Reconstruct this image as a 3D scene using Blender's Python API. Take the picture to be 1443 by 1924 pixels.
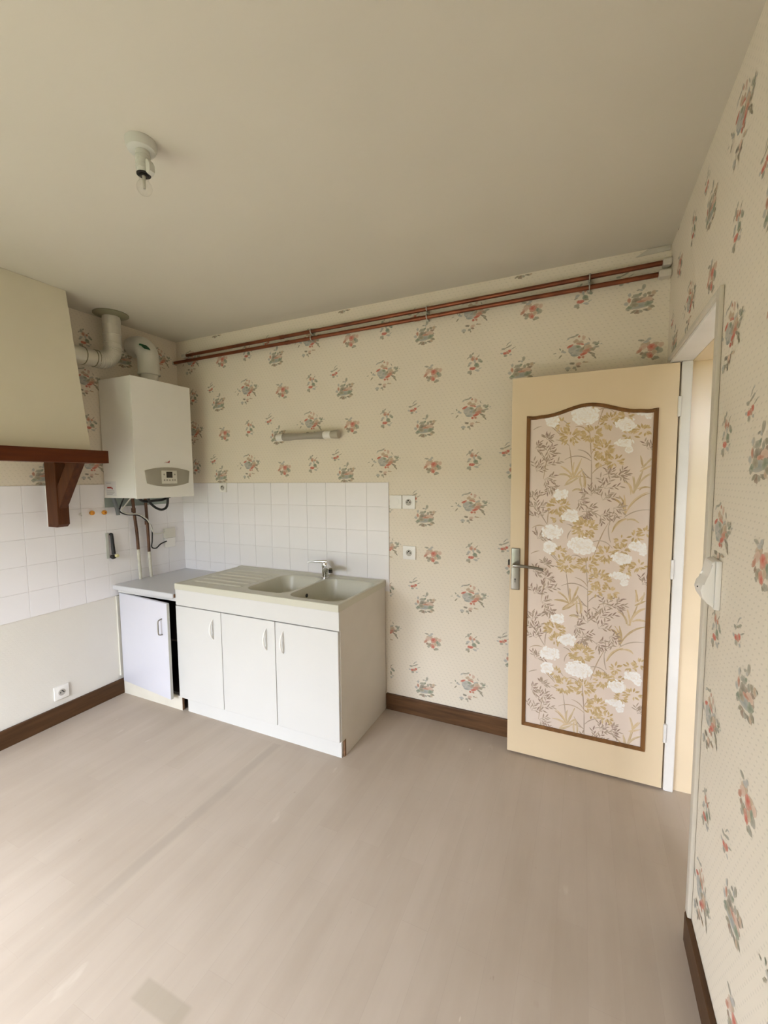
import bpy, bmesh, math, random
from mathutils import Vector, Matrix
from math import pi, sin, cos, radians as R

for o in list(bpy.data.objects): bpy.data.objects.remove(o)
SC = bpy.context.scene
COL = SC.collection

# ------------------------------------------------------------------ camera
CAM = Vector((2.9848, -2.5091, 1.5326)); YAW, PIT, ROL, FPX = 0.4335, -0.0792, -0.0082, 806.37
f = Vector((-sin(YAW)*cos(PIT), cos(YAW)*cos(PIT), sin(PIT)))
r0 = Vector((cos(YAW), sin(YAW), 0)); u0 = r0.cross(f)
rr = cos(ROL)*r0 + sin(ROL)*u0; uu = -sin(ROL)*r0 + cos(ROL)*u0
cd = bpy.data.cameras.new('camera'); cam = bpy.data.objects.new('camera', cd); COL.objects.link(cam)
cam.matrix_world = Matrix(((rr.x, uu.x, -f.x, CAM.x), (rr.y, uu.y, -f.y, CAM.y), (rr.z, uu.z, -f.z, CAM.z), (0, 0, 0, 1)))
cd.sensor_fit = 'HORIZONTAL'; cd.sensor_width = 36; cd.lens = 36*FPX/1443; cd.clip_start = .02
SC.camera = cam

# ------------------------------------------------------------------ daylight (overcast sky through the windows)
W, H, BACK, REAR = 3.341, 2.625, 0.0, -3.65
WIN = (0.32, 2.00, 0.04, 1.96)                 # kitchen window in the rear wall: x0, x1, z0, z1
HWIN = (3.72, 4.42, 1.0, 2.25)                 # hall window
wd = bpy.data.worlds.new('overcast_sky'); SC.world = wd; wd.use_nodes = True
bg = wd.node_tree.nodes['Background']; bg.inputs[0].default_value = (0.90, 0.96, 1.08, 1); 
_t = wd.node_tree; _g = _t.nodes.new('ShaderNodeTexCoord'); _s = _t.nodes.new('ShaderNodeSeparateXYZ'); _m = _t.nodes.new('ShaderNodeMath'); _x = _t.nodes.new('ShaderNodeMath')
_x.operation = 'MAXIMUM'; _x.inputs[1].default_value = 0.; _m.operation = 'MULTIPLY_ADD'; _m.inputs[1].default_value = 1.34; _m.inputs[2].default_value = .67   # CIE overcast sky: zenith three times the horizon
_t.links.new(_g.outputs['Generated'], _s.inputs[0]); _t.links.new(_s.outputs[2], _x.inputs[0]); _t.links.new(_x.outputs[0], _m.inputs[0]); _t.links.new(_m.outputs[0], bg.inputs[1])
def portal(name, loc, sx, sz):
    l = bpy.data.lights.new(name, 'AREA'); l.shape = 'RECTANGLE'; l.size = sx; l.size_y = sz; l.energy = 1
    l.cycles.is_portal = True
    o = bpy.data.objects.new(name, l); COL.objects.link(o); o.location = loc; o.rotation_euler = (R(90), 0, 0)
    return o
portal('window_portal', ((WIN[0]+WIN[1])/2, REAR-.02, (WIN[2]+WIN[3])/2), WIN[1]-WIN[0], WIN[3]-WIN[2])
portal('hall_window_portal', ((HWIN[0]+HWIN[1])/2, -2.62, (HWIN[2]+HWIN[3])/2), HWIN[1]-HWIN[0], HWIN[3]-HWIN[2])
vs = SC.view_settings; vs.view_transform = 'Standard'; vs.look = 'None'; vs.gamma = 1; vs.use_curve_mapping = False
vs.exposure = 4.68
try: SC.cycles.max_bounces = 10; SC.cycles.diffuse_bounces = 8; SC.cycles.caustics_reflective = False
except Exception: pass

# ------------------------------------------------------------------ helpers
def lin(c): c /= 255.; return c/12.92 if c <= .04045 else ((c+.055)/1.055)**2.4
def srgb(r, g, b): return (lin(r), lin(g), lin(b))

def nodes(name):
    m = bpy.data.materials.new(name); m.use_nodes = True; nt = m.node_tree
    return m, nt, nt.nodes['Principled BSDF']
def N(nt, t, **kw):
    n = nt.nodes.new(t)
    for k, v in kw.items(): setattr(n, k, v)
    return n
def M(nt, op, a, b=None, c=None, clamp=False):
    n = nt.nodes.new('ShaderNodeMath'); n.operation = op; n.use_clamp = clamp
    for i, v in enumerate((a, b, c)):
        if v is None: continue
        if isinstance(v, (int, float)): n.inputs[i].default_value = v
        else: nt.links.new(v, n.inputs[i])
    return n.outputs[0]
def MIX(nt, fac, a, b):
    n = nt.nodes.new('ShaderNodeMix'); n.data_type = 'RGBA'
    for i, v in ((0, fac), (6, a), (7, b)):
        if isinstance(v, (int, float)): n.inputs[i].default_value = v
        elif isinstance(v, tuple): n.inputs[i].default_value = (*v, 1) if len(v) == 3 else v
        else: nt.links.new(v, n.inputs[i])
    return n.outputs[2]
def OBJ(nt):
    t = N(nt, 'ShaderNodeTexCoord'); s = N(nt, 'ShaderNodeSeparateXYZ'); nt.links.new(t.outputs['Object'], s.inputs[0])
    return t.outputs['Object'], s.outputs[0], s.outputs[1], s.outputs[2]
def NOISE(nt, vec, scale, detail=3, rough=.5, stretch=None):
    if stretch:
        mp = N(nt, 'ShaderNodeMapping'); mp.inputs['Scale'].default_value = stretch; nt.links.new(vec, mp.inputs[0]); vec = mp.outputs[0]
    n = N(nt, 'ShaderNodeTexNoise'); n.inputs['Scale'].default_value = scale; n.inputs['Detail'].default_value = detail; n.inputs['Roughness'].default_value = rough
    nt.links.new(vec, n.inputs['Vector']); return n.outputs['Fac']
def RAMP(nt, fac, a, b):
    return M(nt, 'MULTIPLY_ADD', fac, 1/(b-a), -a/(b-a), True)
def BUMP(nt, b, h, strength, dist):
    n = N(nt, 'ShaderNodeBump'); n.inputs['Strength'].default_value = strength; n.inputs['Distance'].default_value = dist
    nt.links.new(h, n.inputs['Height']); nt.links.new(n.outputs[0], b.inputs['Normal'])

def plain(name, col, rough=.5, metal=0., spec=.5, var=.06, vscale=6., bump=0., bscale=60., coat=0., trans=0., ior=1.45):
    m, nt, b = nodes(name); v, x, y, z = OBJ(nt)
    nz = NOISE(nt, v, vscale, 4)
    if metal < .5: col = tuple(c*.84 for c in col)      # every non-metal darkened evenly, for less bounced light
    d = tuple(c*(1-var) for c in col); l = tuple(min(1, c*(1+var)) for c in col)
    nt.links.new(MIX(nt, RAMP(nt, nz, .3, .7), d, l), b.inputs['Base Color'])
    b.inputs['Roughness'].default_value = rough; b.inputs['Metallic'].default_value = metal
    b.inputs['Specular IOR Level'].default_value = spec; b.inputs['Coat Weight'].default_value = coat
    b.inputs['Transmission Weight'].default_value = trans; b.inputs['IOR'].default_value = ior
    if bump: BUMP(nt, b, NOISE(nt, v, bscale, 3), bump, .002)
    return m

PAPER = (.755, .690, .588)
def wallpaper(name, ax, plaster_below=None):
    """cream embossed paper with rows of tiny dashes; ax: which object axis runs along the wall"""
    m, nt, b = nodes(name); v, x, y, z = OBJ(nt); u = (x, y)[ax]
    row = M(nt, 'DIVIDE', z, .0165); ri = M(nt, 'FLOOR', row); rf = M(nt, 'SUBTRACT', row, ri)
    sh = M(nt, 'MULTIPLY', ri, .37)
    colf = M(nt, 'FRACT', M(nt, 'ADD', M(nt, 'DIVIDE', u, .027), sh))
    dx = M(nt, 'MULTIPLY', M(nt, 'SUBTRACT', colf, .5), .027); dz = M(nt, 'MULTIPLY', M(nt, 'SUBTRACT', rf, .5), .0165)
    dzz = M(nt, 'ADD', dz, M(nt, 'MULTIPLY', dx, .25))
    d = M(nt, 'SQRT', M(nt, 'ADD', M(nt, 'MULTIPLY', M(nt, 'DIVIDE', dx, .0056), M(nt, 'DIVIDE', dx, .0056)), M(nt, 'MULTIPLY', M(nt, 'DIVIDE', dzz, .0022), M(nt, 'DIVIDE', dzz, .0022))))
    dot = M(nt, 'SUBTRACT', 1, RAMP(nt, d, .5, 1.2))
    big = RAMP(nt, NOISE(nt, v, 1.6, 4), .3, .7)
    base = MIX(nt, big, tuple(c*.965 for c in PAPER), tuple(c*1.02 for c in PAPER))
    c = MIX(nt, M(nt, 'MULTIPLY', dot, .30), base, tuple(k*.55 for k in PAPER))
    if plaster_below is not None:
        pl = MIX(nt, RAMP(nt, NOISE(nt, v, 2.2, 4), .3, .7), (.685, .66, .61), (.72, .70, .65))
        c = MIX(nt, M(nt, 'LESS_THAN', z, plaster_below), c, pl)
    nt.links.new(c, b.inputs['Base Color']); b.inputs['Roughness'].default_value = .75; b.inputs['Specular IOR Level'].default_value = .25
    BUMP(nt, b, M(nt, 'ADD', M(nt, 'MULTIPLY', dot, -.6), NOISE(nt, v, 220, 2)), .25, .0015)
    return m

def wood(name, dark, light, axis, rough=.45, scale=3.):
    m, nt, b = nodes(name); v, x, y, z = OBJ(nt)
    st = [14., 14., 14.]; st[axis] = 1.1
    g = NOISE(nt, v, scale, 5, .6, tuple(st)); kn = NOISE(nt, v, 7, 2)
    c = MIX(nt, RAMP(nt, g, .3, .72), dark, light)
    c = MIX(nt, M(nt, 'MULTIPLY', M(nt, 'SUBTRACT', 1, RAMP(nt, kn, .22, .34)), .7), c, tuple(k*.35 for k in dark))
    nt.links.new(c, b.inputs['Base Color']); b.inputs['Roughness'].default_value = rough; b.inputs['Specular IOR Level'].default_value = .22
    BUMP(nt, b, g, .15, .002); return m

class MB:
    """collects shapes for one mesh"""
    def __init__(s): s.bm = bmesh.new()
    def box(s, x0, x1, y0, y1, z0, z1, bev=0., seg=2):
        r = bmesh.ops.create_cube(s.bm, size=1.)
        for v in r['verts']:
            v.co = Vector(((x0+x1)/2+v.co.x*(x1-x0), (y0+y1)/2+v.co.y*(y1-y0), (z0+z1)/2+v.co.z*(z1-z0)))
        if bev:
            es = list({e for v in r['verts'] for e in v.link_edges})
            bmesh.ops.bevel(s.bm, geom=es, offset=bev, segments=seg, affect='EDGES', profile=.6)
        return s
    def tube(s, pts, rad, n=12, cap=True, smooth_path=True, sub=8):
        P = [Vector(p) for p in pts]
        if smooth_path and len(P) > 2:
            Q = []
            for i in range(len(P)-1):
                p0 = P[max(i-1, 0)]; p1 = P[i]; p2 = P[i+1]; p3 = P[min(i+2, len(P)-1)]
                for k in range(sub):
                    t = k/sub
                    Q.append(.5*((2*p1)+(-p0+p2)*t+(2*p0-5*p1+4*p2-p3)*t*t+(-p0+3*p1-3*p2+p3)*t**3))
            Q.append(P[-1]); P = Q
        rads = rad if isinstance(rad, (list, tuple)) else [rad]*len(P)
        if len(rads) != len(P):
            rads = [rads[min(int(i/(len(P)-1)*(len(rads)-1)), len(rads)-2)] + (rads[min(int(i/(len(P)-1)*(len(rads)-1)), len(rads)-2)+1]-rads[min(int(i/(len(P)-1)*(len(rads)-1)), len(rads)-2)])*((i/(len(P)-1)*(len(rads)-1)) - min(int(i/(len(P)-1)*(len(rads)-1)), len(rads)-2)) for i in range(len(P))]
        t = (P[1]-P[0]).normalized(); a = Vector((0, 0, 1)) if abs(t.z) < .9 else Vector((1, 0, 0))
        nrm = (a - t*a.dot(t)).normalized(); rings = []
        for i, p in enumerate(P):
            t2 = (P[min(i+1, len(P)-1)]-P[max(i-1, 0)]).normalized()
            nrm = (nrm - t2*nrm.dot(t2)).normalized(); bn = t2.cross(nrm)
            rings.append([s.bm.verts.new(p + rads[i]*(cos(2*pi*k/n)*nrm + sin(2*pi*k/n)*bn)) for k in range(n)])
        for i in range(len(rings)-1):
            for k in range(n):
                s.bm.faces.new((rings[i][k], rings[i][(k+1) % n], rings[i+1][(k+1) % n], rings[i+1][k]))
        if cap: s.bm.faces.new(rings[0][::-1]); s.bm.faces.new(rings[-1])
        return s
    def lathe(s, prof, org=(0, 0, 0), axis='z', n=24, cap=True):
        """prof: (radius, height) pairs along the axis"""
        O = Vector(org); A = {'z': (Vector((1, 0, 0)), Vector((0, 1, 0)), Vector((0, 0, 1))), 'x': (Vector((0, 1, 0)), Vector((0, 0, 1)), Vector((1, 0, 0))), 'y': (Vector((0, 0, 1)), Vector((1, 0, 0)), Vector((0, 1, 0))), '-y': (Vector((1, 0, 0)), Vector((0, 0, 1)), Vector((0, -1, 0))), '-x': (Vector((0, 0, 1)), Vector((0, 1, 0)), Vector((-1, 0, 0)))}[axis]
        rings = [[s.bm.verts.new(O + A[2]*h + rad*(cos(2*pi*k/n)*A[0] + sin(2*pi*k/n)*A[1])) for k in range(n)] for rad, h in prof]
        for i in range(len(rings)-1):
            for k in range(n): s.bm.faces.new((rings[i][k], rings[i][(k+1) % n], rings[i+1][(k+1) % n], rings[i+1][k]))
        if cap: s.bm.faces.new(rings[0][::-1]); s.bm.faces.new(rings[-1])
        return s
    def prism(s, poly, d, at, axis, bev=0.):
        """polygon of 2-d points extruded along axis ('x','y','z') from at to at+d"""
        def P(a, b, w): return {'x': (w, a, b), 'y': (a, w, b), 'z': (a, b, w)}[axis]
        A = [s.bm.verts.new(P(a, b, at)) for a, b in poly]; B = [s.bm.verts.new(P(a, b, at+d)) for a, b in poly]
        fs = [s.bm.faces.new(A[::-1]), s.bm.faces.new(B)]
        for i in range(len(A)):
            j = (i+1) % len(A); fs.append(s.bm.faces.new((A[i], A[j], B[j], B[i])))
        if bev:
            es = list({e for f_ in fs[:2] for e in f_.edges})
            bmesh.ops.bevel(s.bm, geom=es, offset=bev, segments=2, affect='EDGES', profile=.6)
        return s
    def mesh(s, name, mat, smooth=None):
        bmesh.ops.recalc_face_normals(s.bm, faces=s.bm.faces)
        me = bpy.data.meshes.new(name); s.bm.to_mesh(me); s.bm.free()
        for m in (mat if isinstance(mat, (list, tuple)) else [mat]): me.materials.append(m)
        if smooth is not None:
            me.shade_smooth()
            try: me.set_sharp_from_angle(angle=R(smooth))
            except Exception: pass
        return me
    def obj(s, name, mat, parent=None, smooth=None, label=None):
        return link(name, s.mesh(name, mat, smooth), parent, label)

def link(name, me, parent=None, label=None):
    o = bpy.data.objects.new(name, me); COL.objects.link(o)
    if parent is not None:
        o.parent = parent
        o.matrix_parent_inverse = parent_inv(parent)
    if label: o['label'] = label
    return o
def world_m(o): return o.matrix_basis.copy() if o.parent is None else world_m(o.parent) @ o.matrix_parent_inverse @ o.matrix_basis
def parent_inv(p): return world_m(p).inverted()
def tag(o, label, cat, group=None):
    o['label'] = label; o['category'] = cat
    if group: o['group'] = group
    return o
def thing(name, label, cat, loc=(0, 0, 0), group=None):
    o = bpy.data.objects.new(name, None); COL.objects.link(o); o.location = loc; o.empty_display_size = .05
    return tag(o, label, cat, group)
def struct(o): o['kind'] = 'structure'; return o

random.seed(7)
# ------------------------------------------------------------------ materials
m_paper_b = wallpaper('wallpaper_back', 0); m_paper_r = wallpaper('wallpaper_right', 1); m_paper_l = wallpaper('wallpaper_left', 1, .716)
m_ceil = plain('ceiling_paint', (.72, .68, .59), .85, spec=.2, var=.025, vscale=1.2, bump=.12, bscale=45)
m_tile = plain('white_tile_glaze', (.965, .95, .975), .2, var=.015, vscale=3)
m_grout = plain('grout', (.84, .805, .815), .9, var=.05)
m_white = plain('white_laminate', (.715, .708, .69), .38, var=.01)
m_white2 = plain('bluish_white_laminate', (.72, .72, .80), .3, var=.01)
m_side = plain('grey_white_side', (.74, .70, .64), .5, var=.02)
m_sink = plain('sand_resin', (.64, .625, .52), .32, var=.03, vscale=200)
m_work = plain('pale_grey_worktop', (.66, .665, .69), .3, var=.03, vscale=90)
m_plinth = plain('cream_plinth', (.72, .68, .59), .6, var=.08, vscale=4)
m_chrome = plain('chrome', (.72, .72, .72), .09, 1., var=.01)
m_satin = plain('worn_chrome', (.30, .285, .25), .28, 1., var=.12, vscale=9)
m_cream = plain('cream_door_paint', (.87, .715, .50), .3, var=.02, vscale=2)
m_cream2 = plain('cream_jamb_paint', (.84, .695, .495), .25, var=.04, vscale=3)
m_frame = plain('white_frame_paint', (.90, .885, .86), .45, var=.05, vscale=4)
m_trimw = plain('ivory_trim', (.72, .67, .58), .5, var=.03)
m_moul = wood('door_moulding_wood', (.13, .058, .018), (.23, .108, .037), 2, .5, 2.)
m_base_x = wood('baseboard_wood_x', (.058, .028, .012), (.14, .07, .032), 0, .45)
m_base_y = wood('baseboard_wood_y', (.052, .025, .010), (.095, .046, .02), 1, .45)
m_hoodw = wood('mahogany_stain', (.070, .013, .002), (.115, .027, .004), 1, .5)
m_brkt = wood('bracket_wood', (.052, .014, .004), (.10, .033, .009), 2, .5)
m_hood = plain('hood_plaster', (.83, .78, .635), .8, spec=.2, var=.03, vscale=2, bump=.1, bscale=90)
m_boil = plain('boiler_enamel', (.96, .955, .92), .3, var=.01)
m_bpan = plain('boiler_grey_panel', (.40, .375, .31), .45, var=.02)
m_ivory = plain('ivory_plastic', (.76, .74, .66), .4, var=.02)
m_plastic = plain('white_plastic', (.95, .935, .90), .3, var=.01)
m_screen = plain('dark_screen', (.035, .028, .022), .15, var=.05)
m_btn = plain('button_grey', (.33, .31, .26), .5)
m_dark = plain('dark_void', (.02, .017, .014), .7)
m_copper = plain('copper', (.21, .066, .030), .38, .6, var=.3, vscale=12)
m_copper2 = plain('tarnished_copper', (.13, .062, .035), .45, .4, var=.35, vscale=14)
m_ppaint = plain('painted_pipe', (.66, .63, .53), .5, var=.12, vscale=30)
m_zinc = plain('zinc_clip', (.55, .55, .50), .35, .8, var=.1)
m_duct = plain('ribbed_duct', (.74, .71, .63), .30, .35, var=.06)
m_flange = plain('olive_flange', (.29, .27, .175), .5, var=.05)
m_flue = plain('white_flue', (.72, .70, .64), .4, var=.02)
m_green = plain('green_seal', (.012, .10, .04), .5)
m_teal = plain('galvanised_teal', (.34, .39, .355), .45, .3, var=.1)
m_black = plain('black_rubber', (.014, .012, .012), .5)
m_greyp = plain('grey_hose', (.15, .165, .17), .5)
m_wcable = plain('white_cable', (.70, .685, .62), .45)
m_orange = plain('orange_plug', (.78, .33, .02), .45, var=.15, vscale=90)
m_red = plain('red_ink', (.42, .045, .03), .5)
m_greyink = plain('grey_ink', (.40, .40, .42), .6)
m_sticker = plain('sticker_paper', (.86, .855, .87), .5)
m_yellow = plain('yellowed_knob', (.72, .66, .36), .4)
m_tube = plain('frosted_tube', (.40, .365, .31), .3, var=.06, vscale=12)
m_tubecap = plain('tinted_end_cap', (.50, .455, .37), .4)
def m_glass_make():
    m = bpy.data.materials.new('bulb_glass'); m.use_nodes = True; nt = m.node_tree; nt.nodes.remove(nt.nodes['Principled BSDF'])
    lw = N(nt, 'ShaderNodeLayerWeight'); lw.inputs['Blend'].default_value = .5; fac = M(nt, 'MULTIPLY_ADD', M(nt, 'POWER', lw.outputs['Facing'], 4), .5, .04); tr = N(nt, 'ShaderNodeBsdfTransparent'); tr.inputs[0].default_value = (.975, .975, .97, 1)
    gl = N(nt, 'ShaderNodeBsdfGlossy'); gl.inputs['Roughness'].default_value = .03; mx = N(nt, 'ShaderNodeMixShader')
    nt.links.new(fac, mx.inputs[0]); nt.links.new(tr.outputs[0], mx.inputs[1]); nt.links.new(gl.outputs[0], mx.inputs[2])
    nt.links.new(mx.outputs[0], nt.nodes['Material Output'].inputs[0]); return m
m_glass = m_glass_make()
m_plast = plain('repair_plaster', (.66, .62, .55), .9, var=.06, vscale=20)
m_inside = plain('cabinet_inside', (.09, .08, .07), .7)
m_chip = plain('raw_chipboard', (.26, .14, .075), .8, var=.3, vscale=40)
m_grass = plain('grass', (.075, .085, .045), .9, var=.3, vscale=1)
m_hall = plain('hall_paint', (.70, .64, .54), .8, var=.02)

def m_floor_make():
    m, nt, b = nodes('worn_vinyl'); v, x, y, z = OBJ(nt)
    br = N(nt, 'ShaderNodeTexBrick'); mp = N(nt, 'ShaderNodeMapping'); mp.inputs['Rotation'].default_value = (0, 0, R(90))
    nt.links.new(v, mp.inputs[0]); nt.links.new(mp.outputs[0], br.inputs['Vector'])
    br.inputs['Scale'].default_value = 1.; br.inputs['Brick Width'].default_value = .62; br.inputs['Row Height'].default_value = .098
    br.inputs['Mortar Size'].default_value = .0012; br.inputs['Mortar Smooth'].default_value = .6; br.offset = .37
    br.inputs['Color1'].default_value = (.3, .3, .3, 1); br.inputs['Color2'].default_value = (.7, .7, .7, 1); br.inputs['Mortar'].default_value = (.5, .5, .5, 1)
    plank = N(nt, 'ShaderNodeSeparateColor'); nt.links.new(br.outputs[0], plank.inputs[0])
    st = NOISE(nt, v, 2.2, 6, .6, (5., .7, 1.)); big = NOISE(nt, v, 1.1, 4)
    fac = M(nt, 'ADD', M(nt, 'MULTIPLY', plank.outputs[0], .15), M(nt, 'ADD', M(nt, 'MULTIPLY', st, .34), M(nt, 'MULTIPLY', big, .6)))
    c = MIX(nt, RAMP(nt, fac, .38, .72), (.37, .305, .243), (.47, .402, .335))
    c = MIX(nt, M(nt, 'MULTIPLY', br.outputs['Fac'], .22), c, (.335, .275, .22))
    # the worn grey seam running from the sink towards the window
    sx = M(nt, 'ABSOLUTE', M(nt, 'SUBTRACT', M(nt, 'ADD', x, M(nt, 'MULTIPLY', M(nt, 'SUBTRACT', NOISE(nt, v, 3, 2, .5, (.2, 1, 1)), .5), .02)), 1.415))
    seam = M(nt, 'MULTIPLY', M(nt, 'SUBTRACT', 1, RAMP(nt, sx, .016, .034)), M(nt, 'MULTIPLY', RAMP(nt, NOISE(nt, v, 2.5, 3), .3, .55), M(nt, 'MULTIPLY', M(nt, 'LESS_THAN', y, -.62), .42)))
    c = MIX(nt, seam, c, (.31, .265, .215))
    # grey rectangular wear patch
    px = M(nt, 'ABSOLUTE', M(nt, 'SUBTRACT', x, 1.90)); py = M(nt, 'ABSOLUTE', M(nt, 'SUBTRACT', y, -1.752))
    pat = M(nt, 'MULTIPLY', M(nt, 'SUBTRACT', 1, RAMP(nt, px, .085, .10)), M(nt, 'SUBTRACT', 1, RAMP(nt, py, .026, .034)))
    c = MIX(nt, M(nt, 'MULTIPLY', pat, .55), c, (.31, .265, .20))
    # scuffs: dark and pale flecks stretched along the planks
    s1 = M(nt, 'SUBTRACT', 1, RAMP(nt, NOISE(nt, v, 3.3, 3, .55, (4., 1.2, 1.)), .24, .29)); c = MIX(nt, M(nt, 'MULTIPLY', s1, .30), c, (.30, .22, .165))
    s2 = RAMP(nt, NOISE(nt, v, 4.1, 3, .5, (3., 1., 1.)), .70, .76); c = MIX(nt, M(nt, 'MULTIPLY', s2, .35), c, (.57, .51, .435))
    s3 = M(nt, 'SUBTRACT', 1, RAMP(nt, NOISE(nt, v, 15, 2, .5, (2.2, 1., 1.)), .205, .245)); c = MIX(nt, M(nt, 'MULTIPLY', s3, .4), c, (.24, .175, .13))
    s4 = RAMP(nt, NOISE(nt, v, 11, 2, .5, (2.5, 1., 1.)), .755, .79); c = MIX(nt, M(nt, 'MULTIPLY', s4, .5), c, (.62, .56, .485))
    nt.links.new(c, b.inputs['Base Color'])
    nt.links.new(M(nt, 'MULTIPLY_ADD', st, .2, .42), b.inputs['Roughness']); b.inputs['Specular IOR Level'].default_value = .35
    BUMP(nt, b, M(nt, 'SUBTRACT', M(nt, 'MULTIPLY', st, .5), M(nt, 'MULTIPLY', br.outputs['Fac'], .6)), .12, .002)
    return m
m_floor = m_floor_make()

def m_print_make(name, rough):
    m, nt, b = nodes(name); a = N(nt, 'ShaderNodeVertexColor', layer_name='ink'); nt.links.new(a.outputs[0], b.inputs['Base Color'])
    b.inputs['Roughness'].default_value = rough; b.inputs['Specular IOR Level'].default_value = .2; return m
m_print = m_print_make('wallpaper_ink', .8); m_dprint = m_print_make('door_paper_ink', .7)

# ------------------------------------------------------------------ room shell
def slab(name, *b_, mat=None, parent=None): return MB().box(*b_).obj(name, mat, parent)
struct(slab('floor', 0, 4.75, REAR, .45, -.06, 0, mat=m_floor))
struct(slab('ceiling', -.2, 4.75, REAR-.2, .45, H, H+.1, mat=m_ceil))
wall_back = struct(slab('wall_back', -.2, W+.18, 0, .15, 0, H, mat=m_paper_b))
wall_left = struct(slab('wall_left', -.2, 0, REAR-.2, 0, 0, H, mat=m_paper_l))
OY0, OY1, OZ = -.905, -.105, 2.058           # doorway in the right wall
wall_right = struct(MB().box(W, W+.18, REAR-.2, OY0, 0, H).box(W, W+.18, OY1, 0, 0, H).box(W, W+.18, OY0, OY1, OZ, H).obj('wall_right', m_paper_r))
wall_rear = struct(MB().box(0, WIN[0], REAR-.2, REAR, 0, H).box(WIN[1], W, REAR-.2, REAR, 0, H).box(WIN[0], WIN[1], REAR-.2, REAR, 0, WIN[2]).box(WIN[0], WIN[1], REAR-.2, REAR, WIN[3], H).obj('wall_rear', m_paper_b))
wf = MB(); x0, x1, z0, z1 = WIN; xm = (x0+x1)/2
for a in ((x0, x0+.05, z0, z1), (x1-.05, x1, z0, z1), (x0, x1, z0, z0+.05), (x0, x1, z1-.05, z1), (xm-.045, xm+.045, z0, z1)): wf.box(a[0], a[1], REAR-.14, REAR-.09, a[2], a[3])
struct(wf.obj('window_1', m_frame))
# hall beyond the doorway
wh_ = MB().box(4.6, 4.75, -2.75, .45, 0, H).box(W+.18, 4.6, .3, .45, 0, H)
wh_.box(W+.18, HWIN[0], -2.75, -2.6, 0, H).box(HWIN[1], 4.6, -2.75, -2.6, 0, H).box(HWIN[0], HWIN[1], -2.75, -2.6, 0, HWIN[2]).box(HWIN[0], HWIN[1], -2.75, -2.6, HWIN[3], H)
struct(wh_.obj('wall_hall', m_hall))
struct(MB().box(-25, 28, -45, REAR-.25, -.9, -.8).prism([(-9.5, -.8), (-10.5, 1.6), (-12.0, 2.6), (-20, 2.8), (-20, -.8)], 52, -24.5, 'x').obj('ground', m_grass))   # lawn, plus an unseen bank added to block low sky light

# baseboards
struct(MB().box(1.836, 3.335, -.016, -.0005, 0, .108, .003).obj('baseboard_back', m_base_x))
struct(MB().box(.0005, .016, REAR, -.578, 0, .108, .003).obj('baseboard_left', m_base_y))
struct(MB().prism([(W-.0005, REAR), (W-.016, REAR), (W-.016, -.915), (W-.0005, -.885)], .1, 0, 'z', .002).obj('baseboard_right', m_base_y))

# ------------------------------------------------------------------ wall tiles: each its own piece on a grout bed
def tile_mesh(w, h, t=.0042, c=.0009):
    me = bpy.data.meshes.new('tile'); a, b_ = w/2, h/2
    V = [(-a, 0, -b_), (a, 0, -b_), (a, 0, b_), (-a, 0, b_), (-a, -t+c, -b_), (a, -t+c, -b_), (a, -t+c, b_), (-a, -t+c, b_), (-a+c, -t, -b_+c), (a-c, -t, -b_+c), (a-c, -t, b_-c), (-a+c, -t, b_-c)]
    F = [(0, 1, 5, 4), (1, 2, 6, 5), (2, 3, 7, 6), (3, 0, 4, 7), (4, 5, 9, 8), (5, 6, 10, 9), (6, 7, 11, 10), (7, 4, 8, 11), (8, 9, 10, 11)]
    me.from_pydata(V, [], F); me.materials.append(m_tile); me.update(); return me
TM = {}
def tile(parent, u, z, w, h, wall):
    k = (round(w, 4), round(h, 4))
    if k not in TM: TM[k] = tile_mesh(w, h)
    o = link('tile', TM[k], parent)
    if wall == 'back': o.location = (u, -.0035, z)
    else: o.location = (.0035, u, z); o.rotation_euler = (0, 0, R(90))
    o.rotation_euler.x += random.uniform(-.002, .002); o.rotation_euler.z += random.uniform(-.002, .002)
PZ, J, ZT = .1576, .0019, 1.504
MB().box(0, 1.86, -.005, 0, .795, ZT).obj('grout', m_grout, wall_back)
MB().box(0, .005, -1.92, 0, .716, ZT).obj('grout', m_grout, wall_left)
cols = [1.86-.1572*k for k in range(12)] + [.0056]
for i in range(12):
    a, b_ = cols[i+1], cols[i]
    for r in range(5):
        zt = ZT-PZ*r; zb = max(zt-PZ, .797)
        if r == 4 and a > .55: continue
        tile(wall_back, (a+b_)/2, (zt+zb)/2, b_-a-J, zt-zb-J, 'back')
for i in range(12):
    for r in range(5):
        a, b_ = -.16*(i+1), (-.16*i if i else -.006)
        tile(wall_left, (a+b_)/2, ZT-PZ*(r+.5), b_-a-J, PZ-J, 'left')

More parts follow.
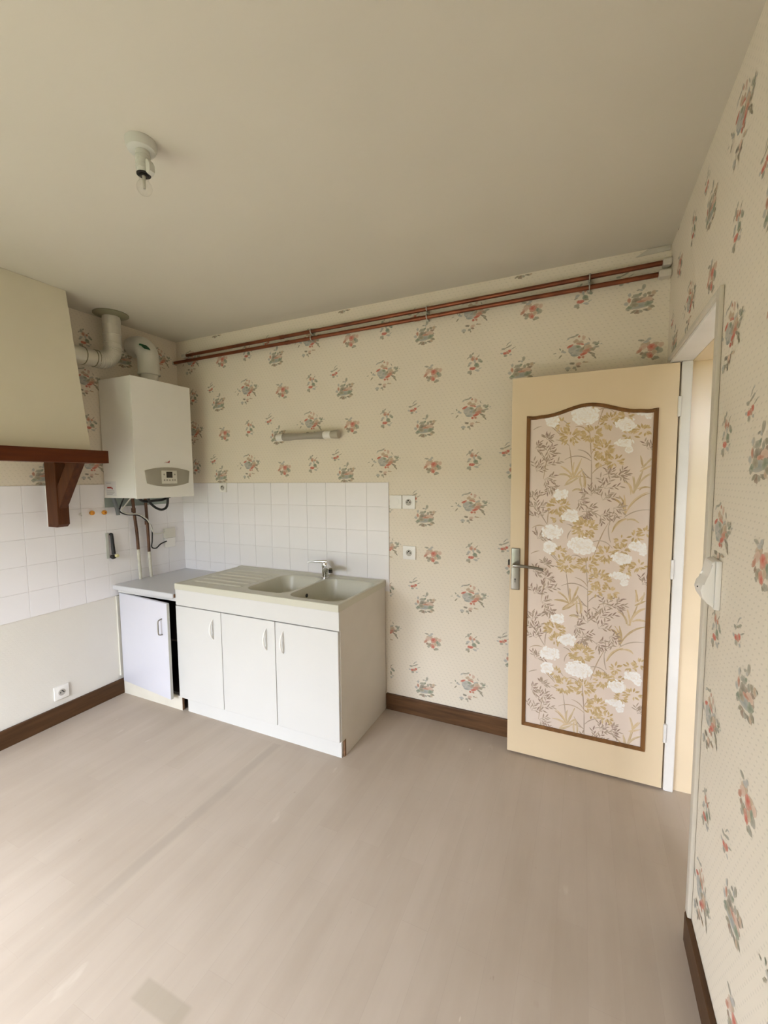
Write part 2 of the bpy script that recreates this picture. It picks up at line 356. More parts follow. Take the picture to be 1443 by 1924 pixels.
# ------------------------------------------------------------------ printed motifs (flat ink shapes lying on the paper)
class Ink:
    def __init__(s, bgc, step=.00003, base=.0003): s.V = []; s.F = []; s.C = []; s.bg = bgc; s.n = 0; s.step = step; s.base = base
    def poly(s, pts, col, soft=.3):
        """fan polygon; the rim fades towards the paper"""
        d = s.base + s.step*s.n; s.n += 1
        cx = sum(p[0] for p in pts)/len(pts); cz = sum(p[1] for p in pts)/len(pts); k = len(s.V)
        s.V.append((cx, -d, cz)); s.C.append(col)
        for p in pts:
            s.V.append((p[0], -d, p[1])); q = soft*random.uniform(.5, 1.3)
            s.C.append(tuple(c*(1-q)+b_*q for c, b_ in zip(col, s.bg)))
        n = len(pts)
        for i in range(n): s.F.append((k, k+1+i, k+1+(i+1) % n))
    def blob(s, x, z, w, h, ang, col, wob=.2, n=12, soft=.33):
        c, sn = cos(R(ang)), sin(R(ang)); P = []
        for i in range(n):
            t = 2*pi*i/n; q = 1+random.uniform(-wob, wob); a, b_ = w/2*cos(t)*q, h/2*sin(t)*q
            P.append((x+a*c-b_*sn, z+a*sn+b_*c))
        s.poly(P, col, soft)
    def leaf(s, x, z, L, w, ang, col, bend=0., soft=.2):
        """pointed leaf starting at x, z"""
        c, sn = cos(R(ang)), sin(R(ang)); P = []
        prof = [(0, .0), (.25, .75), (.5, 1.), (.75, .7), (1., 0.)]
        for t, q in prof: P.append((t*L, w/2*q+bend*L*t*t))
        for t, q in prof[-2:0:-1]: P.append((t*L, -w/2*q+bend*L*t*t))
        s.poly([(x+a*c-b_*sn, z+a*sn+b_*c) for a, b_ in P], col, soft)
    def blade(s, p0, p1, p2, w, col, soft=.15, w_end=.2):
        d = s.base + s.step*s.n; s.n += 1; k = len(s.V); n = 8
        for i in range(n+1):
            t = i/n; x = (1-t)**2*p0[0]+2*t*(1-t)*p1[0]+t*t*p2[0]; z = (1-t)**2*p0[1]+2*t*(1-t)*p1[1]+t*t*p2[1]
            tx = 2*(1-t)*(p1[0]-p0[0])+2*t*(p2[0]-p1[0]); tz = 2*(1-t)*(p1[1]-p0[1])+2*t*(p2[1]-p1[1]); L = math.hypot(tx, tz) or 1
            ww = w/2*(w_end+(1-w_end)*sin(pi*(.12+.83*t)))
            s.V += [(x-tz/L*ww, -d, z+tx/L*ww), (x+tz/L*ww, -d, z-tx/L*ww)]
            q = soft*random.uniform(.3, 1.3); cc = tuple(c*(1-q)+b_*q for c, b_ in zip(col, s.bg)); s.C += [cc, cc]
        for i in range(n): a = k+2*i; s.F.append((a, a+1, a+3, a+2))
    def mesh(s, name, mat, clip=None):
        V, F = s.V, s.F
        if clip:
            V = [clip(*v) for v in V]
            def area(f_):
                x0, _, z0 = V[f_[0]]; return sum(abs((V[f_[i]][0]-x0)*(V[f_[i+1]][2]-z0)-(V[f_[i+1]][0]-x0)*(V[f_[i]][2]-z0)) for i in range(1, len(f_)-1))
            F = [f_ for f_ in F if area(f_) > 1e-9]
            if not F: return None
            use = sorted({i for f_ in F for i in f_}); mp = {i: k for k, i in enumerate(use)}
            V = [V[i] for i in use]; C = [s.C[i] for i in use]; F = [tuple(mp[i] for i in f_) for f_ in F]
        else: C = s.C
        me = bpy.data.meshes.new(name); me.from_pydata(V, [], F)
        ca = me.color_attributes.new('ink', 'FLOAT_COLOR', 'POINT')
        for i, c in enumerate(C): ca.data[i].color = (*c, 1)
        me.materials.append(mat); me.update(); return me

REFP = srgb(172, 155, 123)
def ink(r, g, b_): return tuple(min(.9, .93*p*c/q) for p, c, q in zip(PAPER, srgb(r, g, b_), REFP))
GRY, GRN, OLV, BLU, BLU2 = ink(124, 114, 88), ink(100, 102, 74), ink(118, 105, 76), ink(120, 115, 96), ink(137, 128, 106)
RED, RED2, TAN, PNK, BRN, BRN2 = ink(152, 74, 52), ink(147, 98, 69), ink(148, 122, 88), ink(160, 129, 98), ink(116, 93, 68), ink(106, 94, 70)

def motif_A():
    k = Ink(PAPER); S = 1/4000.
    def e(x, y, w, h, a, c, leaf=False, **q): k.blob((x-600)*S, (600-y)*S, w*S, h*S, a, c, **q)
    for x, y, w, h, a, c in [(430, 310, 210, 30, 12, GRY), (340, 345, 90, 24, 30, BLU2), (500, 285, 70, 34, 20, GRY), (545, 318, 46, 42, 0, RED2), (632, 352, 70, 92, 10, PNK),
        (490, 405, 100, 80, 20, TAN), (560, 440, 150, 60, 0, TAN), (470, 600, 300, 210, -18, BLU), (430, 560, 190, 120, 10, BLU2), (500, 660, 160, 90, -10, BLU2), (470, 690, 150, 50, -8, BLU),
        (375, 500, 120, 52, 22, RED), (560, 468, 150, 34, -6, RED2), (600, 482, 80, 26, -20, RED), (530, 522, 95, 66, -15, GRN), (690, 500, 120, 70, 30, BLU2), (640, 560, 260, 58, 36, OLV), (720, 560, 130, 110, 20, TAN),
        (715, 618, 230, 74, 14, RED2), (640, 682, 165, 52, 14, RED), (555, 745, 56, 54, 0, RED), (630, 748, 58, 44, 0, RED2), (800, 610, 110, 60, -5, OLV), (850, 490, 120, 56, -18, GRY), (880, 520, 90, 40, 20, GRN), (870, 572, 120, 36, 8, GRY), (905, 480, 50, 30, 40, GRY),
        (790, 690, 150, 44, -24, BRN2), (820, 735, 110, 40, -48, OLV), (855, 780, 60, 30, -55, BRN2), (740, 400, 70, 22, -62, GRY), (960, 520, 40, 22, 20, BLU2),
        (182, 535, 54, 26, -60, GRN), (80, 612, 64, 18, 8, GRY), (190, 690, 84, 30, 48, OLV), (258, 602, 110, 46, -16, BLU2), (236, 570, 40, 30, 30, GRY),
        (425, 855, 100, 50, -12, BRN2), (345, 945, 110, 66, 10, BLU2), (340, 985, 50, 40, 0, GRY), (548, 875, 100, 74, 20, PNK), (540, 925, 84, 44, -20, BRN), (468, 950, 70, 60, 10, GRY), (500, 992, 30, 40, 0, OLV), (676, 856, 120, 28, -6, TAN), (650, 842, 40, 26, 0, GRY)]:
        e(x, y, w*1.06, h*1.06, a, c)
    return k
def motif_B():
    k = Ink(PAPER); S = 1/2326.
    for x, y, w, h, a, c in [(1010, 1195, 210, 76, -4, BRN), (950, 1190, 90, 70, 10, BRN2), (1060, 1190, 110, 56, 6, PNK), (990, 1250, 190, 66, 4, BLU), (930, 1235, 90, 60, 0, OLV), (1070, 1240, 90, 56, 10, GRN), (1000, 1205, 90, 26, 0, RED2),
        (950, 1135, 90, 42, 10, GRY), (990, 1120, 40, 26, 30, GRN), (1036, 1140, 36, 50, -10, GRY), (1078, 1128, 46, 36, 0, OLV), (1120, 1128, 46, 50, 0, TAN), (1098, 1158, 60, 24, 0, BRN), (880, 1175, 34, 54, 0, RED2), (852, 1212, 44, 44, 0, BLU2), (885, 1260, 66, 46, 20, GRN), (876, 1278, 40, 30, 0, GRY),
        (1105, 1275, 60, 36, -20, OLV), (960, 1315, 60, 50, 0, BRN), (930, 1308, 70, 26, 20, OLV), (1000, 1312, 40, 30, -30, GRY), (1060, 1304, 84, 26, -6, BRN2), (1085, 1296, 50, 30, -30, TAN), (1022, 1050, 44, 56, -20, GRY), (1000, 1080, 30, 26, 0, BLU2), (970, 1075, 40, 18, 10, GRY), (884, 1116, 34, 42, 0, BLU2), (1150, 1118, 26, 16, 0, GRY)]:
        k.blob((x-1000)*S, (1185-y)*S, w*S*1.05, h*S*1.05, a, c)
    return k
def motif_C():
    k = Ink(PAPER); S = 1/2326.
    for x, y, w, h, a, c in [(1045, 405, 90, 60, 20, TAN), (1150, 420, 80, 60, -10, TAN), (1110, 452, 92, 86, 10, RED2), (1100, 440, 60, 60, 0, RED), (1020, 436, 86, 50, 24, PNK), (985, 472, 66, 36, 40, RED2), (1192, 430, 60, 52, 0, PNK), (1180, 490, 66, 66, 10, GRY), (1160, 470, 40, 50, 0, GRN),
        (1050, 518, 74, 56, 0, OLV), (1090, 532, 70, 66, 0, RED2), (1096, 540, 44, 46, 0, RED), (1008, 506, 40, 30, 20, BRN), (1026, 552, 46, 26, -10, GRY), (1150, 568, 64, 38, -10, GRY), (1125, 580, 40, 24, 0, OLV), (1000, 360, 60, 22, -8, GRY), (1078, 352, 46, 32, 20, BLU2), (1050, 380, 60, 30, 10, BLU2), (1130, 500, 50, 50, 0, TAN)]:
        k.blob((x-1095)*S, (475-y)*S, w*S*1.08, h*S*1.08, a, c)
    return k
def motif_D():
    k = Ink(PAPER); S = 1/2326.
    for x, y, w, h, a, c in [(440, 1055, 50, 62, 20, RED2), (460, 1040, 30, 30, 0, PNK), (412, 1016, 44, 50, -20, GRY), (442, 990, 40, 22, 50, GRY), (492, 1062, 40, 36, 20, RED2), (515, 1030, 50, 12, 45, OLV), (540, 1092, 66, 42, -30, GRY), (555, 1105, 30, 24, 0, GRN), (404, 1116, 56, 36, 30, BLU2), (390, 1140, 40, 20, 20, GRY), (490, 1142, 66, 56, -20, GRN), (500, 1165, 60, 22, 0, OLV), (470, 1090, 30, 50, 10, BLU2),
        (438, 1182, 84, 40, 0, RED), (420, 1180, 40, 34, 0, RED), (400, 1228, 62, 44, 20, GRY), (415, 1245, 30, 36, 0, OLV), (505, 1214, 66, 26, -10, BLU2), (380, 1040, 40, 14, 40, GRY), (540, 1190, 40, 14, 20, BLU2)]:
        k.blob((x-460)*S, (1110-y)*S, w*S*1.06, h*S*1.06, a, c)
    return k
def motif_E():
    k = Ink(PAPER); S = 1/2326.
    for x, y, w, h, a, c in [(868, 880, 76, 20, 22, GRY), (795, 906, 50, 26, 0, GRY), (835, 895, 40, 12, 10, OLV), (850, 850, 62, 12, 50, GRY), (878, 830, 30, 10, 20, BLU2), (872, 940, 44, 40, 0, RED), (845, 958, 46, 36, 0, RED2), (812, 962, 44, 32, 0, RED), (820, 992, 44, 30, 10, GRY), (775, 960, 36, 22, 0, BLU2), (920, 908, 64, 10, 26, GRY), (885, 985, 30, 22, 0, BLU2)]:
        k.blob((x-845)*S, (920-y)*S, w*S*1.08, h*S*1.08, a, c)
    return k
INKS = {k: fn() for k, fn in zip('ABCDE', (motif_A, motif_B, motif_C, motif_D, motif_E))}
EXT = {k: (min(v[0] for v in i.V), max(v[0] for v in i.V), min(v[2] for v in i.V), max(v[2] for v in i.V)) for k, i in INKS.items()}
MMESH = {k: i.mesh('floral_motif', m_print) for k, i in INKS.items()}
def put(kind, u, z, wall, limits):
    """limits: free rectangles (u0, u1, z0, z1) of paper; the motif is cut at the edges of the one that holds its centre"""
    e = EXT[kind]; full = [l for l in limits if u+e[0] > l[0] and u+e[1] < l[1] and z+e[2] > l[2] and z+e[3] < l[3]]
    for u0, u1, z0, z1 in full[:1] or limits:
        if not (u0-.06 < u < u1+.06 and z0-.06 < z < z1+.06): continue
        inside = bool(full)
        me = MMESH[kind] if inside else INKS[kind].mesh('floral_motif', m_print, lambda a, b_, c: (min(max(a, u0-u), u1-u), b_, min(max(c, z0-z), z1-z)))
        if me is None: return
        p, loc, rz = {'back': (wall_back, (u, 0, z), 0), 'right': (wall_right, (W, -u, z), -90), 'left': (wall_left, (0, u, z), 90)}[wall]
        o = link('floral_motif', me, p); o.location = loc; o.rotation_euler = (0, 0, R(rz)); return
PX, PV = .557, .5495
def lattice(ua, za, k0, k1, wall, limits):
    for k in range(k0, k1+1):
        half = .2745 if k % 2 else 0
        for m_ in range(-1, 6):
            z = za + PV*m_ + half
            put('A', ua+PX*k, z, wall, limits); put('D', ua+PX*k-.004, z+.275, wall, limits)
            put('B', ua-.298+PX*k, z-.068, wall, limits); put('C', ua-.25+PX*k, z+.236, wall, limits); put('E', ua-.376+PX*k, z+.05, wall, limits)
lattice(2.405, .263, -5, 2, 'back', [(.005, 3.336, 1.506, H-.005), (1.861, 3.336, .11, H-.005)])
lattice(1.030, .274, -2, 3, 'right', [(.937, 2.6, .105, H-.005), (.005, 2.6, 2.08, H-.005), (.005, .10, .11, H-.005)])
lattice(-.70, .263-.2745, -3, 2, 'left', [(-1.9, -.005, 1.506, H-.005)])

# ------------------------------------------------------------------ doorway trim and the open door
t = struct(bpy.data.objects.new('trim_1', None)); COL.objects.link(t); t.location = (W, OY0, 0)
MB().box(3.378, 3.42, -.146, -.1055, 0, 2.046, .007, 3).obj('frame_post', m_frame, t, 40)
MB().box(W-.004, 3.42, OY0, OY0+.018, 0, OZ, .003).obj('frame_post', m_frame, t, 40)
MB().box(W-.004, 3.42, OY0+.018, OY1, OZ-.012, OZ, .003).obj('frame_head', m_frame, t, 40)
MB().box(3.4205, W+.2, OY1-.014, OY1-.0005, 0, OZ-.0125).obj('jamb_lining', m_cream2, t)
MB().box(3.4205, W+.2, OY0+.0005, OY0+.014, 0, OZ-.0125).obj('jamb_lining', m_cream2, t)
MB().box(3.4205, W+.2, OY0+.014, OY1-.014, OZ-.0122, OZ-.002).obj('jamb_lining', m_cream2, t)
MB().box(W-.013, W-.0005, OY0-.032, OY0+.002, .102, OZ+.02, .004).obj('architrave', m_trimw, t, 40)
MB().box(W-.013, W-.0005, OY0+.003, OY1-.002, OZ-.001, OZ+.02, .004).obj('architrave', m_trimw, t, 40)

DX0, DX1, DY, DZ0, DZ1 = 2.638, 3.371, -.149, .012, 2.042
door = struct(bpy.data.objects.new('door_1', None)); COL.objects.link(door); door.location = (DX1, DY+.02, 0)
MB().box(DX0, DX1, DY, DY+.038, DZ0, DZ1, .002).obj('leaf', m_cream, door, label='cream painted door leaf')
XC, A0, A1, ZB_, ZS = 3.004, 2.7135, 3.2945, .181, 1.846
def arch(x, off=0.):
    q = (x-XC)/.215
    return ZS - off - .004*(cos(min(1, max(0, (abs(q)-1)/.35))*2*pi)-1)*-.5 + (.045*(.5+.5*cos(pi*q)) if abs(q) < 1 else 0)
MW = .019
def chamf(mb, poly, out=.010):
    """moulding bar: outline polygon in x/z raised from the leaf with sloped shoulders"""
    mb.prism(poly, -out, DY+.0005, 'y', .003); return mb
chamf(MB(), [(A0, ZB_), (A0+MW, ZB_+MW), (A0+MW, arch(A0+MW)-MW), (A0, arch(A0))]).obj('moulding', m_moul, door, 50)
chamf(MB(), [(A1, ZB_), (A1, arch(A1)), (A1-MW, arch(A1-MW)-MW), (A1-MW, ZB_+MW)]).obj('moulding', m_moul, door, 50)
chamf(MB(), [(A0, ZB_), (A1, ZB_), (A1-MW, ZB_+MW), (A0+MW, ZB_+MW)]).obj('moulding', m_moul, door, 50)
NA = 40; xs = [A0+(A1-A0)*i/NA for i in range(NA+1)]; am = MB(); rows = []
for i, x in enumerate(xs):
    xi = min(max(x, A0+MW), A1-MW) if i in (0, NA) else x
    s_ = (arch(x+.002)-arch(x-.002))/.004; nx, nz = s_/math.hypot(s_, 1), -1/math.hypot(s_, 1)
    p0 = (x, arch(x)); p1 = (xi, arch(x)-MW) if i in (0, NA) else (min(max(x+nx*MW, A0+MW*min(1, i/2)), A1-MW*min(1, (NA-i)/2)), arch(x)+nz*MW)
    q = [(p0[0]+(p1[0]-p0[0])*k, p0[1]+(p1[1]-p0[1])*k) for k in (0, .15, .5, .85, 1)]
    rows.append([am.bm.verts.new((a, DY+d, b_)) for (a, b_), d in zip(q, (.0005, -.0075, -.0098, -.0075, .0005))])
for i in range(NA):
    for k in range(4): am.bm.faces.new((rows[i][k], rows[i+1][k], rows[i+1][k+1], rows[i][k+1]))
am.obj('moulding', m_moul, door, 50)
m_panel = plain('pink_panel_paper', (.89, .77, .69), .6, spec=.3, var=.04, vscale=5)
pp = [(A0+.006, ZB_+.006), (A1-.006, ZB_+.006)] + [(x, arch(x)-.006) for x in reversed(xs[1:-1])]
pp[2] = (A1-.006, arch(A1)-.006); pp[-1] = (A0+.006, arch(A0)-.006)
panel = MB().prism(pp, -.0012, DY+.0002, 'y').obj('floral_panel', m_panel, door, label='dusty pink papered door panel with printed peonies and golden leaves')
PEONY= [(-0.016, 1.185, 0.136, 0.093), (-0.157, 1.247, 0.106, 0.08), (-0.167, 1.167, 0.07, 0.071), (-0.073, 1.334, 0.094, 0.064), (-0.12, 1.44, 0.072, 0.059), (0.226, 1.195, 0.076, 0.051), (0.251, 1.173, 0.028, 0.041), (0.16, 1.778, 0.092, 0.063), (0.154, 1.69, 0.088, 0.041), (0.177, 1.66, 0.032, 0.032)]
GOLD= [(-0.082, 1.733, 0.089, 0.081), (0.013, 1.738, 0.093, 0.08), (0.069, 1.661, 0.088, 0.093), (0.054, 1.601, 0.055, 0.037), (0.116, 1.605, 0.061, 0.051), (-0.123, 1.792, 0.049, 0.047), (0.181, 1.725, 0.052, 0.04), (0.231, 1.747, 0.07, 0.036), (-0.005, 1.273, 0.113, 0.106), (-0.132, 1.382, 0.105, 0.083), (-0.131, 1.323, 0.046, 0.035), (0.093, 1.151, 0.076, 0.072), (0.162, 1.172, 0.053, 0.051), (0.153, 1.219, 0.033, 0.042), (0.217, 1.241, 0.044, 0.028), (0.252, 1.266, 0.047, 0.032)]
SPRAY= [(-0.245, 1.677, 0.038, 0), (-0.184, 1.646, 0.051, 1), (-0.187, 1.587, 0.068, 1), (-0.238, 1.559, 0.059, 1), (-0.199, 1.519, 0.055, -1), (-0.171, 1.484, 0.042, -2), (-0.19, 1.719, 0.025, 1), (-0.244, 1.419, 0.047, 2), (-0.229, 1.365, 0.055, 2), (-0.224, 1.32, 0.059, 2), (-0.226, 1.209, 0.047, 1), (0.094, 1.526, 0.059, 1), (0.139, 1.535, 0.047, 0), (0.079, 1.47, 0.072, 1), (0.021, 1.437, 0.068, 2), (-0.039, 1.412, 0.051, -1), (-0.003, 1.37, 0.051, -1), (0.072, 1.414, 0.072, 1), (0.119, 1.377, 0.051, -1), (0.062, 1.338, 0.047, -1), (-0.011, 1.346, 0.034, -2), (0.254, 1.655, 0.047, 1)]
GBLADE= [((0.169, 1.346), (0.199, 1.43), (0.269, 1.451)), ((0.169, 1.346), (0.171, 1.406), (0.142, 1.438)), ((0.198, 1.448), (0.192, 1.498), (0.16, 1.507)), ((0.202, 1.448), (0.224, 1.507), (0.238, 1.561)), ((0.206, 1.462), (0.231, 1.525), (0.269, 1.538)), ((0.226, 1.552), (0.249, 1.57), (0.272, 1.579)), ((0.237, 1.57), (0.256, 1.597), (0.267, 1.614)), ((0.237, 1.57), (0.234, 1.602), (0.224, 1.629)), ((0.206, 1.453), (0.204, 1.498), (0.195, 1.53)), ((0.217, 1.471), (0.244, 1.484), (0.272, 1.476)), ((0.115, 1.255), (0.134, 1.312), (0.182, 1.328)), ((0.178, 1.323), (0.21, 1.329), (0.227, 1.308)), ((0.169, 1.36), (0.151, 1.415), (0.114, 1.419)), ((0.169, 1.351), (0.172, 1.392), (0.162, 1.438)), ((-0.068, 1.528), (-0.083, 1.566), (-0.123, 1.586)), ((-0.064, 1.528), (-0.07, 1.576), (-0.061, 1.604)), ((-0.06, 1.528), (-0.043, 1.575), (-0.027, 1.622)), ((-0.068, 1.528), (-0.095, 1.547), (-0.136, 1.54)), ((-0.055, 1.528), (-0.034, 1.556), (-0.021, 1.565)), ((-0.023, 1.48), (-0.037, 1.518), (-0.029, 1.546)), ((-0.023, 1.46), (-0.041, 1.48), (-0.067, 1.46)), ((-0.015, 1.48), (-0.007, 1.527), (-0.025, 1.556)), ((-0.099, 1.494), (-0.077, 1.528), (-0.033, 1.532)), ((-0.099, 1.494), (-0.068, 1.504), (-0.038, 1.527))]
BBLADE= [((0.166, 1.332), (0.208, 1.375), (0.271, 1.372)), ((0.105, 1.309), (0.129, 1.338), (0.157, 1.336)), ((0.042, 1.141), (0.065, 1.238), (0.101, 1.306)), ((0.105, 1.292), (0.106, 1.33), (0.103, 1.363)), ((0.027, 1.203), (0.082, 1.234), (0.121, 1.179)), ((0.112, 1.207), (0.098, 1.249), (0.101, 1.297)), ((0.02, 1.451), (0.02, 1.546), (0.016, 1.621)), ((0.016, 1.621), (0.01, 1.696), (0.003, 1.776)), ((0.016, 1.607), (-0.045, 1.656), (-0.106, 1.615)), ((0.015, 1.64), (0.043, 1.709), (0.098, 1.688)), ((0.022, 1.546), (0.047, 1.583), (0.088, 1.591)), ((0.019, 1.518), (-0.047, 1.556), (-0.099, 1.494)), ((0.019, 1.518), (-0.012, 1.537), (-0.03, 1.575)), ((-0.069, 1.556), (-0.075, 1.624), (-0.085, 1.686)), ((-0.085, 1.686), (-0.117, 1.716), (-0.149, 1.717)), ((-0.181, 1.286), (-0.219, 1.345), (-0.239, 1.394)), ((-0.192, 1.276), (-0.228, 1.289), (-0.256, 1.263)), ((-0.179, 1.291), (-0.182, 1.331), (-0.171, 1.366)), ((-0.053, 1.271), (-0.067, 1.29), (-0.089, 1.292)), ((-0.127, 1.75), (-0.15, 1.78), (-0.173, 1.8)), ((-0.009, 1.758), (-0.031, 1.787), (-0.061, 1.777)), ((-0.258, 1.128), (-0.239, 1.142), (-0.216, 1.146)), ((-0.086, 1.137), (-0.105, 1.165), (-0.128, 1.174)), ((-0.126, 1.094), (-0.15, 1.122), (-0.173, 1.141)), ((-0.083, 1.216), (-0.084, 1.241), (-0.066, 1.261)), ((0.069, 1.536), (0.102, 1.554), (0.131, 1.535)), ((-0.02, 1.355), (0.023, 1.37), (0.066, 1.333)), ((0.021, 1.446), (0.062, 1.475), (0.09, 1.526)), ((-0.184, 1.646), (-0.196, 1.588), (-0.204, 1.519)), ((0.016, 1.621), (-0.002, 1.659), (-0.045, 1.665))]
PBG = (.748, .647, .58); PREF = srgb(178, 160, 146)
def pk(r, g, b_): return tuple(min(.92, p*c/q) for p, c, q in zip(PBG, srgb(r, g, b_), PREF))
G1, G2, G3 = pk(156, 130, 88), pk(146, 119, 76), pk(166, 141, 102); B1, B2, B3 = pk(128, 108, 90), pk(138, 119, 101), pk(120, 97, 83)
W1, W2, W3 = pk(206, 196, 184), pk(190, 178, 165), pk(216, 207, 197); GB = pk(156, 134, 98)
def pclip(a, b_, c):
    x = min(max(a, A0+MW-XC-.001), A1-MW-XC+.001); z = max(c, ZB_+MW-.001); return (x, b_, min(z, arch(x+XC)-MW+.001))
def pput(name, k, dz):
    me = k.mesh(name, m_dprint, pclip)
    if me is not None:
        o = link(name, me, panel); o.location = (XC, DY-.001, 0)
rng = random.Random(3)
for rep in (1, 0, -1, -2):
    dz = .645*rep; LV = lambda zs: any(.15 < z < 1.93 for z in zs)
    def ok(z, h): return .15 < z+h and z-h < 1.92
    layer = 0.0001
    k = Ink(PBG, 1e-6, layer)
    for p0, p1, p2 in BBLADE: k.blade((p0[0], p0[1]+dz), (p1[0], p1[1]+dz), (p2[0], p2[1]+dz), .0052, rng.choice((B1, B2, pk(140, 116, 90))), .25)
    pput('stem_print', k, 0)
    k = Ink(PBG, 1e-6, layer+.00006)
    for p0, p1, p2 in GBLADE:
        for j in range(2):
            q = [(a+rng.uniform(-.008, .008)*j, b_+dz+rng.uniform(-.008, .008)*j) for a, b_ in (p0, p1, p2)]
            k.blade(*q, .0075, rng.choice((GB, G3, G2)), .3)
    pput('grass_print', k, 0)
    for i, (x, z, r_, d) in enumerate(SPRAY):
        z += dz
        if not ok(z, r_): continue
        k = Ink(PBG, 1e-6, layer+.00012+.000025*(i % 4)); a0 = 40*d+20
        for j in range(3):
            ang = a0 + (j-1)*48 + rng.uniform(-10, 10); L = r_*rng.uniform(.65, .95)
            ex, ez = x+cos(R(ang))*L, z+sin(R(ang))*L
            k.blade((x, z), ((x+ex)/2+rng.uniform(-.005, .005), (z+ez)/2+.004), (ex, ez), .0022, B2, .2)
            for q in range(5):
                t_ = .3+.17*q; bx, bz = x+(ex-x)*t_, z+(ez-z)*t_
                k.leaf(bx, bz, rng.uniform(.021, .032), rng.uniform(.0055, .0075), ang+(36 if q % 2 else -36)+rng.uniform(-14, 14), rng.choice((B1, B2, B3)), rng.uniform(-.1, .1), .15)
        pput('leaf_spray_print', k, 0)
    for i, (x, z, w, h) in enumerate(GOLD):
        z += dz
        if not ok(z, h/2): continue
        k = Ink(PBG, 1e-6, layer+.00024+.00004*(i % 3)); n = max(12, int(w*h*7500))
        for j in range(n):
            a_ = rng.uniform(0, 2*pi); q = math.sqrt(rng.uniform(.02, 1))*.78; bx, bz = x+cos(a_)*q*w/2, z+sin(a_)*q*h/2
            k.leaf(bx, bz, rng.uniform(.018, .028), rng.uniform(.0075, .011), math.degrees(a_)+rng.uniform(-40, 40), rng.choice((G1, G2, G1, G3)), rng.uniform(-.15, .15), .2)
        pput('golden_leaf_print', k, 0)
    for i, (x, z, w, h) in enumerate(PEONY):
        z += dz
        if not ok(z, h/2): continue
        k = Ink(PBG, 1.5e-6, layer+.00038+.00006*(i % 3)); n = max(22, int(w*h*7000))
        k.blob(x, z, w*.86, h*.82, 0, W2, .12, 16, .25)
        for j in range(n):
            a_ = rng.uniform(0, 2*pi); q = .40+.55*rng.random()
            k.blob(x+cos(a_)*q*w/2, z+sin(a_)*q*h/2, rng.uniform(.012, .022), rng.uniform(.007, .012), math.degrees(a_)+90+rng.uniform(-30, 30), rng.choice((W1, W3, W3)), .22, 9, .22)
        for j in range(n//2):
            a_ = rng.uniform(0, 2*pi); q = .45*rng.random()
            k.blob(x+cos(a_)*q*w/2, z+sin(a_)*q*h/2, rng.uniform(.016, .028), rng.uniform(.005, .010), rng.uniform(-40, 40), rng.choice((W1, W2, W1, W3)), .22, 9, .4)
        pput('peony_print', k, 0)
# furniture of the door
hp = MB().box(2.6465, 2.6905, DY-.009, DY+.0005, .928, 1.153, .0042, 3).obj('handle_plate', m_satin, door, 50, 'worn chrome handle plate')
MB().lathe([(.0125, 0), (.0125, .018), (.010, .022), (.010, .05)], (2.667, DY-.008, 1.066), '-y', 20).obj('handle_neck', m_chrome, hp, 40)
MB().tube([(2.664, DY-.052, 1.067), (2.69, DY-.056, 1.068), (2.735, DY-.054, 1.066), (2.785, DY-.05, 1.061), (2.812, DY-.047, 1.055)], [.0105, .009, .0075, .007, .006], 12).obj('lever', m_satin, hp, 60)
MB().lathe([(.0045, 0), (.0045, .001)], (2.668, DY-.0085, .985), '-y', 12).box(2.6662, 2.6698, DY-.0096, DY-.008, .968, .984).obj('keyhole', m_dark, hp)
MB().box(DX0-.011, DX0+.002, DY+.012, DY+.026, 1.055, 1.085, .002).obj('latch', m_dark, door)
for hz in (.25, 1.05, 1.8): MB().lathe([(.007, 0), (.007, .09)], (DX1+.003, DY-.003, hz), 'z', 12).obj('hinge', m_frame, door, 40)

# ------------------------------------------------------------------ sink base cabinet
SX0, SX1, SY, SZ = .608, 1.834, -.605, .865
sc_ = thing('sink_cabinet', 'long white laminate sink base cabinet with three doors', 'cabinet', (1.227, -.3, 0))
b_ = MB().box(SX0+.012, SX0+.03, -.566, -.01, .10, .826).box(SX0+.03, SX1-.02, -.575, -.012, .10, .118).box(SX0+.03, SX1-.02, -.03, -.012, .118, .6).box(SX0+.03, SX1-.02, -.56, -.52, .70, .72)
b_.obj('carcass', m_white, sc_)
MB().prism([(-.012, 0), (-.542, 0), (-.542, .098), (-.585, .098), (-.585, .826), (-.012, .826)], .018, SX1-.02, 'x').obj('side_panel', m_side, sc_, label='greyish white side panel')
MB().box(SX1-.019, SX1-.0022, -.558, -.5425, .0, .096).obj('raw_edge', m_chip, sc_)
MB().box(SX0, SX1, -.602, -.586, .724, .8265, .0015).obj('apron', m_white, sc_)
MB().box(.648, SX1-.012, -.575, -.559, 0, .10).obj('plinth', m_white, sc_)
for a, b1, hx in ((SX0-.001, .996, .93), (1.0, 1.408, 1.346), (1.412, SX1-.006, 1.466)):
    d = MB().box(a, b1, -.604, -.586, .102, .719, .003, 3).obj('door', m_white, sc_, 40)
    pts = [(hx, -.603-.028*sin(pi*q/10)**.8, .543+.128*q/10) for q in range(11)]
    MB().tube(pts, [.0035, .0055, .0062, .0055, .0035], 10, sub=3).obj('handle', m_plastic, d, 60)

